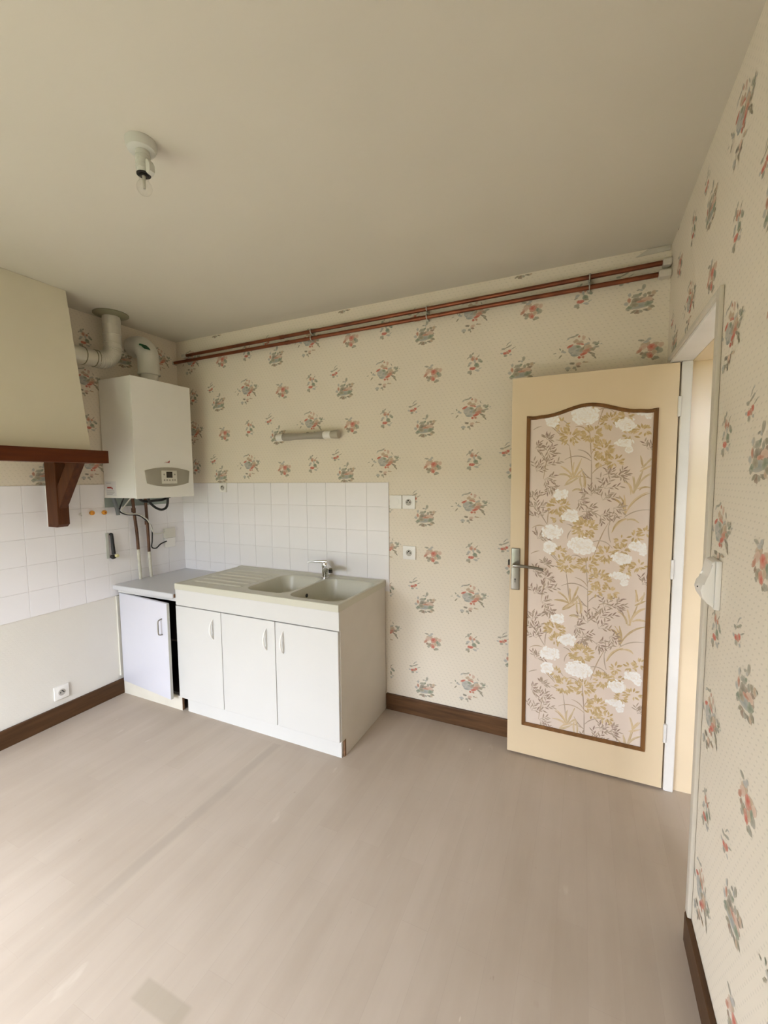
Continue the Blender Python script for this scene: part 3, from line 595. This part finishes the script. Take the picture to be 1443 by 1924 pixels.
# worktop with two bowls, moulded in one piece
def sdr(x, y, cx, cy, hw, hh, r_):
    qx, qy = abs(x-cx)-hw+r_, abs(y-cy)-hh+r_
    return math.hypot(max(qx, 0), max(qy, 0)) + min(max(qx, qy), 0) - r_
def sst(a, b1, v):
    v = min(1, max(0, (v-a)/(b1-a))); return v*v*(3-2*v)
def topz(x, y):
    z = SZ
    if y > -.052: z += .004*sst(-.052, -.046, y)                      # rear ledge
    e = min(x-SX0, SX1-x, y-SY); z += .0025*(1-sst(.012, .02, e)) - .003*(1-sst(0, .005, e))
    for cx, cy, hw, hh, dp in ((1.272, -.318, .155, .210, .135), (1.632, -.320, .178, .232, .165)):
        q = sdr(x, y, cx, cy, hw, hh, .075); z -= dp*(.8*sst(.003, -.026, q) + .2*sst(-.02, -.09, q)) if q < .003 else 0
    if .665 < x < 1.085 and -.53 < y < -.10:
        ph = (y+.53)/.43*6; fr = abs(ph-math.floor(ph)-.5)
        z += .0062*sst(.2, .08, fr)*sst(.665, .69, x)*sst(1.085, 1.05, x) - .0015*sst(.67, .69, x)
    return z
ct = MB(); NX, NY = 244, 122
gx = [SX0+(SX1-SX0)*i/NX for i in range(NX+1)]; gy = [SY+(-.0055-SY)*j/NY for j in range(NY+1)]
G = [[ct.bm.verts.new((x, y, topz(x, y))) for y in gy] for x in gx]
for i in range(NX):
    for j in range(NY): ct.bm.faces.new((G[i][j], G[i+1][j], G[i+1][j+1], G[i][j+1]))
rim = [G[i][0] for i in range(NX+1)] + [G[NX][j] for j in range(1, NY+1)] + [G[i][NY] for i in range(NX-1, -1, -1)] + [G[0][j] for j in range(NY-1, 0, -1)]
low = [ct.bm.verts.new((v.co.x, v.co.y, .8275)) for v in rim]
for i in range(len(rim)):
    j = (i+1) % len(rim); ct.bm.faces.new((rim[j], rim[i], low[i], low[j]))
top = ct.obj('sink_worktop', m_sink, None, 35); tag(top, 'sand coloured resin worktop with drainer and two moulded sink bowls', 'sink')
MB().lathe([(.012, 0), (.012, .003), (.008, .004)], (1.4745, -.379, .822), 'x', 16).obj('overflow', m_dark, top, 40)
for cx, zz in ((1.272, .7303), (1.632, .7003)): MB().lathe([(.04, 0), (.04, .002), (.034, .003), (.03, .001)], (cx, -.318, zz), 'z', 20).obj('drain', m_chrome, top, 40)

# mixer tap
fx, fy, fz = 1.423, -.086, SZ+.0005
tap = thing('mixer_tap', 'chrome single lever mixer tap between the sink bowls', 'tap', (fx, fy, fz))
MB().lathe([(.027, 0), (.027, .006), (.022, .009), (.0215, .07), (.0235, .074), (.0235, .096), (.020, .106), (.008, .11)], (fx, fy, fz), 'z', 24).obj('body', m_chrome, tap, 40)
sd = Vector((.72, -.69, 0)).normalized(); sp = MB(); O_ = Vector((fx, fy, fz))
P_ = [O_+sd*.008+Vector((0, 0, .055)), O_+sd*.05+Vector((0, 0, .077)), O_+sd*.10+Vector((0, 0, .088)), O_+sd*.145+Vector((0, 0, .083))]
sp.tube(P_, [.021, .018, .0145, .013], 16).obj('spout', m_chrome, tap, 60)
tip = P_[-1]
MB().lathe([(.0125, 0), (.0125, .014), (.010, .015)], (tip.x, tip.y, tip.z-.02), 'z', 16).obj('aerator', m_dark, tap, 40)
ld = Vector((-.94, -.34, 0)).normalized()
MB().tube([O_+Vector((0, 0, .107))-ld*.012, O_+Vector((0, 0, .11))+ld*.03, O_+Vector((0, 0, .108))+ld*.075, O_+Vector((0, 0, .103))+ld*.12], [.013, .0095, .006, .0045], 12).obj('lever', m_chrome, tap, 60)

# ------------------------------------------------------------------ small base cabinet in the corner
sm = thing('base_cabinet', 'small white base cabinet in the corner with its door ajar', 'cabinet', (.31, -.3, 0))
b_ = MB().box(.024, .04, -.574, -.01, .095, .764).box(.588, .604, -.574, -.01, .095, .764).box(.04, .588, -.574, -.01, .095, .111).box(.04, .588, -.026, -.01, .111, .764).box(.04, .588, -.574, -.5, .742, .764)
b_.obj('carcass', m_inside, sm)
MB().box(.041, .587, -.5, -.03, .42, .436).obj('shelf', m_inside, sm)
MB().box(.018, .606, -.586, -.568, 0, .096, .001).obj('plinth', m_plinth, sm)
MB().box(.606, .6068, -.585, -.569, .002, .094).obj('raw_edge', m_chip, sm)
MB().box(.018, .604, -.592, -.5745, .742, .764, .001).obj('front_rail', m_white, sm)
pv = bpy.data.objects.new('door', None); ang = -R(5.6); hx, hy = .03, -.576
def hinge(me_o):
    for v in me_o.data.vertices:
        x, y = v.co.x-hx, v.co.y-hy; v.co.x, v.co.y = hx+x*cos(ang)-y*sin(ang), hy+x*sin(ang)+y*cos(ang)
    return me_o
d = hinge(MB().box(.03, .583, -.594, -.576, .098, .739, .0015).obj('door', m_white2, sm, 40))
d['label'] = 'bluish white door standing ajar'
hinge(MB().box(.5835, .5845, -.5935, -.5765, .1, .737).obj('edge_band', m_zinc, d))
hinge(MB().tube([(.525, -.593, .525), (.525, -.615, .53), (.525, -.621, .545), (.525, -.621, .61), (.525, -.615, .625), (.525, -.593, .63)], .0042, 10).obj('handle', m_satin, d, 60))
bpy.data.objects.remove(pv)
wt = MB().box(.0005, .6055, -.622, -.006, .766, .80, .007, 3).obj('worktop', m_work, None, 40); tag(wt, 'short pale grey worktop over the small corner cabinet', 'worktop')
MB().box(.6056, .6062, -.615, -.02, .772, .794).obj('raw_edge', m_chip, wt)
bt = MB().box(.0005, .0165, -.604, -.586, .135, .714, .001).obj('batten', m_ivory, None); tag(bt, 'thin cream vertical batten on the wall beside the small cabinet', 'batten')

# ------------------------------------------------------------------ cooker hood
hd = thing('cooker_hood', 'plaster cooker hood with dark wooden mantel and bracket', 'cooker hood', (0, -1.4, 1.25))
HY0, HY1 = -1.86, -.945; hb = MB()
hb.prism([(.001, 1.70), (.393, 1.70), (.249, H-.002), (.001, H-.002)], HY1-HY0, HY0, 'y').obj('chimney', m_hood, hd)
MB().prism([(HY0-.06, 0), (-.885, 0), (-.885, .07), (HY0-.06, .07)], .075, .38, 'x', .003).bm.free()
MB().box(.375, .457, HY0-.06, -.885, 1.631, 1.7035, .003).obj('mantel_beam', m_hoodw, hd)
MB().box(.0065, .374, -.945, -.887, 1.633, 1.7005, .003).obj('mantel_beam', m_hoodw, hd)
MB().box(.0065, .374, HY0-.058, HY0, 1.633, 1.7005, .003).obj('mantel_beam', m_hoodw, hd)
MB().box(.030, .374, HY0, -.945, 1.68, 1.699).obj('underside', m_hood, hd)
by0, by1 = -1.0, -.935
MB().prism([(.018, 1.25), (.105, 1.25), (.128, 1.268), (.128, 1.679), (.018, 1.679)], by1-by0, by0, 'y', .004).obj('bracket_post', m_brkt, hd)
MB().box(.0105, .0178, by0+.002, by1, 1.25, 1.504).obj('filler_strip', m_frame, hd)
MB().prism([(.1285, 1.365), (.150, 1.39), (.335, 1.635), (.335, 1.679), (.262, 1.679), (.1285, 1.50)], .048, by0+.006, 'y', .004).obj('brace', m_brkt, hd)

# ------------------------------------------------------------------ boiler and its pipework
bo = thing('boiler', 'white wall hung gas boiler in the corner above the small cabinet', 'boiler', (0, -.41, 1.41))
BX, BY0, BY1, BZ0, BZ1 = .335, -.64, -.18, 1.412, 2.203
MB().box(.0105, BX-.012, BY0, BY1, BZ0, BZ1, .002).obj('casing', m_boil, bo)
MB().box(BX-.0115, BX, BY0, BY1, BZ0-.004, BZ1+.002, .003).obj('front_cover', m_boil, bo)
def oval(y0, y1, zc, hh, bulge, n=12):
    P = []
    for i in range(n+1):
        q = -1+2*i/n; P.append((y0+(y1-y0)*i/n - (.006*q), zc-hh-bulge*(1-q*q)))
    for i in range(n, -1, -1):
        q = -1+2*i/n; P.append((y0+(y1-y0)*i/n + (.006*q), zc+hh+bulge*(1-q*q)))
    return P
cp = MB().prism(oval(-.567, -.222, 1.552, .043, .024), .004, BX+.0002, 'x', .0015).obj('control_panel', m_bpan, bo, 40, 'grey oval control panel')
MB().box(BX+.0043, BX+.0085, -.452, -.328, 1.505, 1.597, .003).obj('keypad', m_ivory, cp)
MB().box(BX+.0086, BX+.0094, -.415, -.367, 1.546, 1.588).obj('screen', m_screen, cp)
for y, z in ((-.433, 1.569), (-.348, 1.569), (-.433, 1.530), (-.412, 1.530), (-.390, 1.529), (-.367, 1.530), (-.348, 1.530)):
    MB().lathe([(.0058, 0), (.0058, .0012), (.004, .0018)], (BX+.0086, y, z), 'x', 12).obj('button', m_btn, cp)
# maker's mark: a small arrow-like red and grey flash
MB().prism([(-.420, 1.656), (-.392, 1.657), (-.376, 1.668), (-.380, 1.651), (-.392, 1.652), (-.405, 1.653)], .0006, BX+.0002, 'x').obj('logo', m_red, bo)
MB().box(BX+.0002, BX+.0008, -.424, -.378, 1.6485, 1.6500).obj('logo', m_greyink, bo)
# service sticker on the side
st = MB().box(.022, .135, BY0-.0008, BY0-.0001, 1.425, 1.525).obj('sticker', m_sticker, bo, label='pale service sticker with red print')
MB().prism([(.042, 1.487), (.088, 1.487), (.088, 1.482), (.10, 1.482), (.10, 1.470), (.093, 1.470), (.085, 1.477), (.042, 1.477)], -.0004, BY0-.0009, 'y').obj('print', m_red, st)
for i, (z, w) in enumerate(((1.512, .05), (1.460, .08), (1.452, .085), (1.444, .075), (1.434, .06))): MB().box(.035, .035+w, BY0-.0013, BY0-.0009, z-.0014, z+.0014).obj('print', m_greyink, st)
MB().lathe([(.006, 0), (.006, .008), (.003, .014)], (.23, -.58, BZ1), 'z', 12).obj('vent_valve', m_black, bo)
pl = MB().box(.0108, .016, -.645, -.165, 1.345, 1.4105).obj('mounting_plate', m_teal, None); tag(pl, 'grey-green metal mounting strip on the tiles under the boiler', 'plate')

fl = thing('flue_pipe', 'white flue elbow rising from the boiler into the wall', 'flue pipe', (.165, -.375, BZ1))
MB().lathe([(.058, 0), (.058, .075), (.060, .078)], (.165, -.375, BZ1+.0025), 'z', 28).obj('lower_sleeve', m_flue, fl, 40)
pts = [(.165, -.375, BZ1+.07), (.165, -.375, 2.36)] + [(.165-.10*(1-cos(R(a))), -.375, 2.385+.10*sin(R(a))) for a in range(0, 91, 15)] + [(.01, -.375, 2.485)]
MB().tube(pts, .070, 28, sub=3).obj('elbow', m_flue, fl, 50)
MB().lathe([(.0735, 0), (.0745, .006), (.0735, .012)], (.165, -.375, 2.275), 'z', 28).obj('collar', m_flue, fl, 50)
MB().prism([(.182, 2.46), (.205, 2.452), (.232, 2.43), (.226, 2.44), (.20, 2.467), (.188, 2.47)], .05, -.455, 'y').obj('seal', m_green, fl)

du = thing('extractor_duct', 'ribbed metal extractor duct bending from the ceiling into the hood', 'duct', (.13, -.605, H))
DR = .052; dpts = [(.13, -.605, H-.008), (.13, -.605, 2.46)] + [(.13, -.605-.10*(1-cos(R(a))), 2.41-.10*sin(R(a))) for a in range(0, 91, 15)] + [(.13, -.80, 2.31), (.13, -.9445, 2.31)]
MB().tube(dpts, DR, 24, sub=4, cap=False).obj('duct', m_duct, du, 60)
MB().lathe([(.104, 0), (.104, .003), (.060, .012), (.058, .02)], (.13, -.605, H-.0205), 'z', 32).obj('flange', m_flange, du, 40) if False else MB().lathe([(.056, 0), (.060, .004), (.104, .014), (.104, .0195)], (.13, -.605, H-.0205), 'z', 32).obj('flange', m_flange, du, 40)
for a in range(-10, 100, 7):
    if a < 0: c_, tx = (.13, -.605, 2.41-a*.008), 0
    else: c_, tx = (.13, -.605-.10*(1-cos(R(a))), 2.41-.10*sin(R(a))), a
    rg = MB(); n = 24; T = Vector((0, -sin(R(tx)), -cos(R(tx)))); U = Vector((1, 0, 0)); V_ = T.cross(U)
    rg.tube([Vector(c_)+(DR+.0005)*(cos(2*pi*k/n)*U+sin(2*pi*k/n)*V_) for k in range(n+1)], .0036, 6, smooth_path=False); rg.obj('rib', m_duct, du, 60)
for y in (-.716, -.735, -.80):
    rg = MB(); n = 24
    rg.tube([Vector((.13, y, 2.31))+(DR+.0008)*(cos(2*pi*k/n)*Vector((1, 0, 0))+sin(2*pi*k/n)*Vector((0, 0, 1))) for k in range(n+1)], .003, 6, smooth_path=False); rg.obj('clamp', m_flange, du, 60)
MB().lathe([(.0535, 0), (.0535, .045)], (.13, -.605, H-.075), 'z', 24).obj('sleeve', m_duct, du, 40)

# horizontal copper pipes under the ceiling
for nm, p0, p1, lb in (('upper', (.150, -.03, 2.4985), (3.300, -.03, 2.5365), 'upper of the two copper pipes running under the ceiling'), ('lower', (.012, -.03, 2.4575), (3.285, -.03, 2.4855), 'lower of the two copper pipes running under the ceiling')):
    o = MB().tube([p0, ((p0[0]+p1[0])/2, -.0305, (p0[2]+p1[2])/2-.0015), p1], .0115, 14, sub=6).obj('copper_pipe', m_copper, None, 60); tag(o, lb, 'pipe', 'copper pipes under the ceiling')
    for x in ((1.05,) if nm == 'upper' else (1.10, 2.05)):
        q = (x-p0[0])/(p1[0]-p0[0]); MB().lathe([(.0132, 0), (.0132, .035)], (x, -.0304, p0[2]+(p1[2]-p0[2])*q-.001), 'x', 16).obj('coupling', m_copper, o, 40)
    MB().box(p0[0]-.05, p0[0]-.002, -.042, -.0005, p0[2]-.014, p0[2]+.012, .006, 3).obj('end_plaster', m_plast, o)
    MB().box(p1[0]+.001, W-.002, -.046, -.0005, p1[2]-.017, p1[2]+.016, .008, 3).obj('end_plaster', m_plast, o)
for x, zu, lb in ((1.313, 2.512, 'pipe clip nearest the boiler, holding both copper pipes'), (2.126, 2.522, 'middle pipe clip holding both copper pipes'), (2.99, 2.533, 'pipe clip nearest the door, holding both copper pipes')):
    c_ = thing('pipe_clip', lb, 'clip', (x, -.0005, zu-.022), 'clips of the copper pipes')
    MB().box(x-.007, x+.007, -.016, -.0008, zu-.066, zu+.024, .002).obj('back_bar', m_zinc, c_)
    for dz in (0, -.0445):
        MB().tube([(x, -.012, zu+dz+.017)]+[(x, -.030-.0145*sin(R(a)), zu+dz+.0145*cos(R(a))) for a in range(0, 181, 30)]+[(x, -.012, zu+dz-.017)], .0032, 8, sub=3).obj('loop', m_zinc, c_, 60)
pa = MB().prism([(3.19, 2.595), (3.335, 2.60), (3.335, 2.622), (3.24, 2.622)], -.006, -.0005, 'y', .002).obj('plaster_patch', m_plast, wall_back)

# risers on the left wall
for pts, zc, lb in (([(.036, -.459, 1.40), (.036, -.453, 1.29), (.036, -.441, 1.152), (.036, -.436, 1.025)], (.036, -.430, .802), 'riser pipe nearer the window on the tiles below the boiler'),
                    ([(.036, -.360, 1.40), (.036, -.357, 1.282), (.036, -.353, 1.141), (.036, -.351, .995)], (.036, -.344, .802), 'riser pipe nearer the corner on the tiles below the boiler')):
    rp = thing('riser_pipe', lb, 'pipe', zc, 'riser pipes under the boiler')
    MB().tube(pts, .0105, 12).obj('copper_section', m_copper2, rp, 60)
    MB().tube([pts[-1], ((pts[-1][0]+zc[0])/2, (pts[-1][1]+zc[1])/2, (pts[-1][2]+zc[2])/2), zc], .0108, 12).obj('painted_section', m_ppaint, rp, 60)
    MB().lathe([(.0145, 0), (.0145, .03)], (pts[0][0], pts[0][1]+.002, 1.30 if zc[1] < -.4 else 1.20), 'z', 12).obj('coupling', m_copper2, rp, 40)
BLK = [(.05, -.533, 1.41), (.05, -.567, 1.336), (.05, -.565, 1.31), (.055, -.52, 1.288), (.058, -.44, 1.277), (.058, -.392, 1.246), (.056, -.337, 1.183), (.052, -.333, 1.082), (.05, -.338, 1.029), (.05, -.304, 1.014), (.045, -.257, 1.04), (.034, -.196, 1.053)]
WHT = [(.062, -.485, 1.41), (.062, -.547, 1.343), (.062, -.564, 1.318), (.064, -.519, 1.294), (.066, -.447, 1.287), (.066, -.398, 1.258), (.064, -.366, 1.228), (.060, -.340, 1.175), (.055, -.322, 1.132), (.05, -.274, 1.121), (.034, -.208, 1.128)]
tag(MB().tube(BLK, .0048, 10).obj('power_cable', m_black, None, 60), 'black cable looping from the boiler to the white junction box', 'cable')
tag(MB().tube(WHT, .0042, 10).obj('power_cable', m_wcable, None, 60), 'white cable looping from the boiler to the cream junction box', 'cable')
tag(MB().tube([(.05, -.608, 1.411), (.05, -.597, 1.37), (.05, -.586, 1.33), (.05, -.581, 1.290)], .0125, 14).obj('drain_hose', m_greyp, None, 60), 'short grey condensate hose hanging under the boiler', 'hose')
tag(MB().tube([(.2, -.53, 1.408), (.2, -.50, 1.386), (.2, -.455, 1.380), (.2, -.41, 1.384), (.2, -.346, 1.387), (.2, -.31, 1.398), (.2, -.277, 1.409)], .009, 12).obj('rubber_hose', m_black, None, 60), 'flat black hose tight under the boiler', 'hose')
tag(MB().tube([(.222, -.475, 1.409), (.222, -.46, 1.372), (.222, -.433, 1.345), (.222, -.405, 1.327), (.222, -.371, 1.317), (.222, -.336, 1.328), (.222, -.32, 1.362), (.222, -.317, 1.409)], .0085, 12).obj('rubber_hose', m_black, None, 60), 'black hose hanging in a loop under the boiler', 'hose')

def wallbox(name, label, y0, y1, z0, z1, mat, th=.034):
    j = thing(name, label, 'junction box', (.0105, (y0+y1)/2, z0), 'junction boxes below the boiler')
    MB().box(.0105, th-.012, y0, y1, z0, z1, .003).obj('base', mat, j); MB().box(th-.0115, th, y0-.001, y1+.001, z0-.001, z1+.001, .004, 3).obj('cover', mat, j, 40); return j
wallbox('junction_box', 'cream upper junction box by the tiled corner', -.205, -.112, 1.076, 1.152, m_ivory)
wallbox('junction_box', 'white lower junction box by the tiled corner', -.201, -.118, 1.003, 1.072, m_plastic)

# gas tap, plugs and hook on the tiles
g = thing('gas_tap', 'blackened gas tap with yellowed knob in a cut-out of the tiles', 'gas tap', (.01, -.62, .985))
MB().box(.0086, .0125, -.652, -.633, .99, 1.168).obj('recess_plate', plain('pale_plate', (.62, .645, .60), .4), g)
MB().tube([(.0145, -.622, 1.158), (.024, -.620, 1.158), (.026, -.619, 1.145), (.026, -.615, 1.07), (.026, -.612, 1.02)], [.009, .010, .0105, .012, .013], 12).obj('lever', m_black, g, 60)
MB().lathe([(.014, 0), (.017, .012), (.012, .03)], (.0126, -.617, 1.0), 'x', 14).obj('valve_body', m_dark, g, 40)
MB().lathe([(.011, 0), (.013, .012), (.008, .022)], (.043, -.607, 1.008), 'x', 14).obj('knob', m_yellow, g, 40)
for y, z, lb in ((-.737, 1.316, 'orange wall plug further from the boiler'), (-.656, 1.313, 'orange wall plug nearer the boiler')):
    o = MB().lathe([(.013, 0), (.0155, .005), (.015, .016), (.009, .021)], (.0097, y, z), 'x', 14).obj('wall_plug', m_orange, None, 40); tag(o, lb, 'wall plug', 'orange wall plugs')
    MB().lathe([(.0035, 0), (.0035, .001)], (.0308, y, z), 'x', 10).obj('hole', m_red, o)
o = MB().lathe([(.009, 0), (.008, .006), (.005, .012)], (.0097, -.806, 1.312), 'x', 14).obj('hook', m_frame, None, 40); tag(o, 'small white hook on the tiles beside the orange plugs', 'hook'); MB().box(.0198, .0235, -.808, -.804, 1.300, 1.311).obj('hook_tip', m_zinc, o)

# ------------------------------------------------------------------ sockets and switches
def plate(name, label, cat, x, z, kind, wall='back', base=-.0005, s=.085, group=None):
    """French square wall plate; built facing -y then turned for the left wall"""
    o = thing(name, label, cat, (0, 0, 0), group)
    h = s/2
    parts = [('frame', MB().prism([(-h, -h), (h, -h), (h, h), (-h, h)], -.012, 0, 'y', .004), m_plastic)]
    if kind == 'socket':
        parts += [('rim', MB().lathe([(.0285, 0), (.0285, .0015), (.0215, .0018)], (0, -.0122, 0), '-y', 28), m_plastic),
                  ('well', MB().lathe([(.0205, 0), (.0205, .001)], (0, -.0132, 0), '-y', 28), m_well)]
        parts += [('pin_hole', MB().lathe([(.0036, 0), (.0036, .0008)], (a, -.0144, b1), '-y', 10), m_dark) for a, b1 in ((-.0095, 0), (.0095, 0))]
        parts += [('earth_pin', MB().lathe([(.003, 0), (.003, .012), (.0015, .014)], (0, -.0142, .0105), '-y', 10), m_dark)]
    else: parts += [('disc', MB().lathe([(.026, 0), (.026, .0014), (.020, .003), (.006, .0036)], (0, -.0122, 0), '-y', 28), m_plastic)]
    for nm, mb, mt in parts:
        me = mb.mesh(nm, mt, 40); q = bpy.data.objects.new(nm, me); COL.objects.link(q); q.parent = o
    if wall == 'back': o.location = (x, base, z)
    else: o.location = (-base, x, z); o.rotation_euler = (0, 0, R(90))
    return o
m_well = plain('socket_well', (.50, .475, .43), .5)
plate('blank_plate', 'white blank wall plate beside the tiled splashback', 'wall plate', 1.909, 1.380, 'blank')
plate('wall_socket', 'white socket next to the blank plate beside the splashback', 'socket', 1.999, 1.380, 'socket', group='white wall sockets')
plate('wall_socket', 'single white socket on the wallpaper right of the sink', 'socket', 2.001, 1.060, 'socket', group='white wall sockets')
plate('wall_socket', 'white socket low on the left wall above the baseboard', 'socket', -.985, .192, 'socket', 'left', group='white wall sockets')
plate('wall_socket', 'white socket on the tiles just right of the boiler', 'socket', .463, 1.467, 'socket', base=-.0102, s=.068, group='white wall sockets')
sw = thing('switch_box', 'white surface switch box with rounded bulge beside the doorway', 'switch', (W, -1.02, 1.15))
MB().box(W-.014, W-.0005, -1.058, -.972, 1.156, 1.294, .003).obj('box', m_plastic, sw, 40)
MB().prism([(W-.0142, 1.16), (W-.030, 1.172), (W-.042, 1.190), (W-.047, 1.208), (W-.043, 1.226), (W-.030, 1.240), (W-.026, 1.250), (W-.025, 1.284), (W-.022, 1.291), (W-.0142, 1.293)], .078, -1.054, 'y', .004).obj('cover', m_plastic, sw, 40)
MB().lathe([(.0025, 0), (.0025, .002)], (W-.0462, -1.02, 1.212), '-x', 8).obj('screw', m_dark, sw)

# ------------------------------------------------------------------ wall light over the sink
wl = thing('wall_light', 'tube wall light with white collars above the splashback', 'wall light', (1.27, -.0005, 1.82))
LY, LZ, LR = -.046, 1.821, .0255
MB().box(1.05, 1.46, -.022, -.0006, 1.808, 1.834, .004).obj('base', m_plastic, wl)
MB().lathe([(LR*.98, 0), (LR*1.02, .03), (LR*.86, .10), (LR*.84, .20), (LR*.92, .28), (LR*1.08, .335)], (1.075, LY, LZ), 'x', 24).obj('tube', m_tube, wl, 50)
MB().lathe([(LR*.6, 0), (LR*.92, .005), (LR*.98, .012), (LR*1.02, .058)], (1.016, LY, LZ), 'x', 24).obj('collar', m_plastic, wl, 40)
MB().lathe([(LR*1.0, 0), (LR*1.0, .018), (LR*.94, .022), (LR*1.0, .026), (LR*1.0, .054)], (1.4105, LY, LZ), 'x', 24).obj('collar', m_plastic, wl, 40)
MB().lathe([(LR*.95, 0), (LR*1.12, .05), (LR*1.08, .058)], (1.465, LY, LZ), 'x', 24).obj('end_cap', m_tubecap, wl, 40)

# ------------------------------------------------------------------ ceiling light
cl = thing('ceiling_light', 'bare clear bulb in a white holder on the ceiling', 'ceiling light', (1.655, -1.49, H))
lx, ly = 1.655, -1.49
MB().lathe([(.030, -.032), (.041, -.027), (.046, -.016), (.047, -.0005)], (lx, ly, H), 'z', 32).obj('rosette', m_lamp := plain('aged_white_plastic', (.66, .665, .61), .4, var=.03), cl, 40)
MB().lathe([(.021, -.10), (.022, -.06), (.021, -.0325)], (lx+.006, ly, H), 'z', 24).obj('holder', m_lamp, cl, 40)
MB().lathe([(.0215, -.1025), (.0215, -.1002)], (lx+.006, ly, H), 'z', 24).obj('holder_ring', m_dark, cl, 40)
MB().prism([(lx+.0285, H-.065), (lx+.0385, H-.068), (lx+.047, H-.082), (lx+.047, H-.104), (lx+.036, H-.112), (lx+.0285, H-.104)], .020, ly-.01, 'y', .002).obj('side_tab', m_lamp, cl)
for q in range(5): MB().lathe([(.0225, 0), (.0232, .002), (.0225, .004)], (lx+.006, ly, H-.088+q*.010), 'z', 24).obj('ridge', m_lamp, cl, 40)
BC = (lx+.006, ly, H-.142)
bp_ = [(.013, .040), (.0145, .034)] + [(.0235*cos(R(a)), .0235*sin(R(a))) for a in range(52, -90, -12)] + [(.001, -.0236)]
MB().lathe(bp_, BC, 'z', 28).obj('bulb', m_glass, cl, 60)
MB().lathe([(.0128, .036), (.0128, .044)], BC, 'z', 20).obj('bulb_cap', m_dark, cl, 40)
MB().lathe([(.0035, -.004), (.0045, .02), (.006, .036)], BC, 'z', 12).obj('bulb_stem', m_zinc, cl, 40)
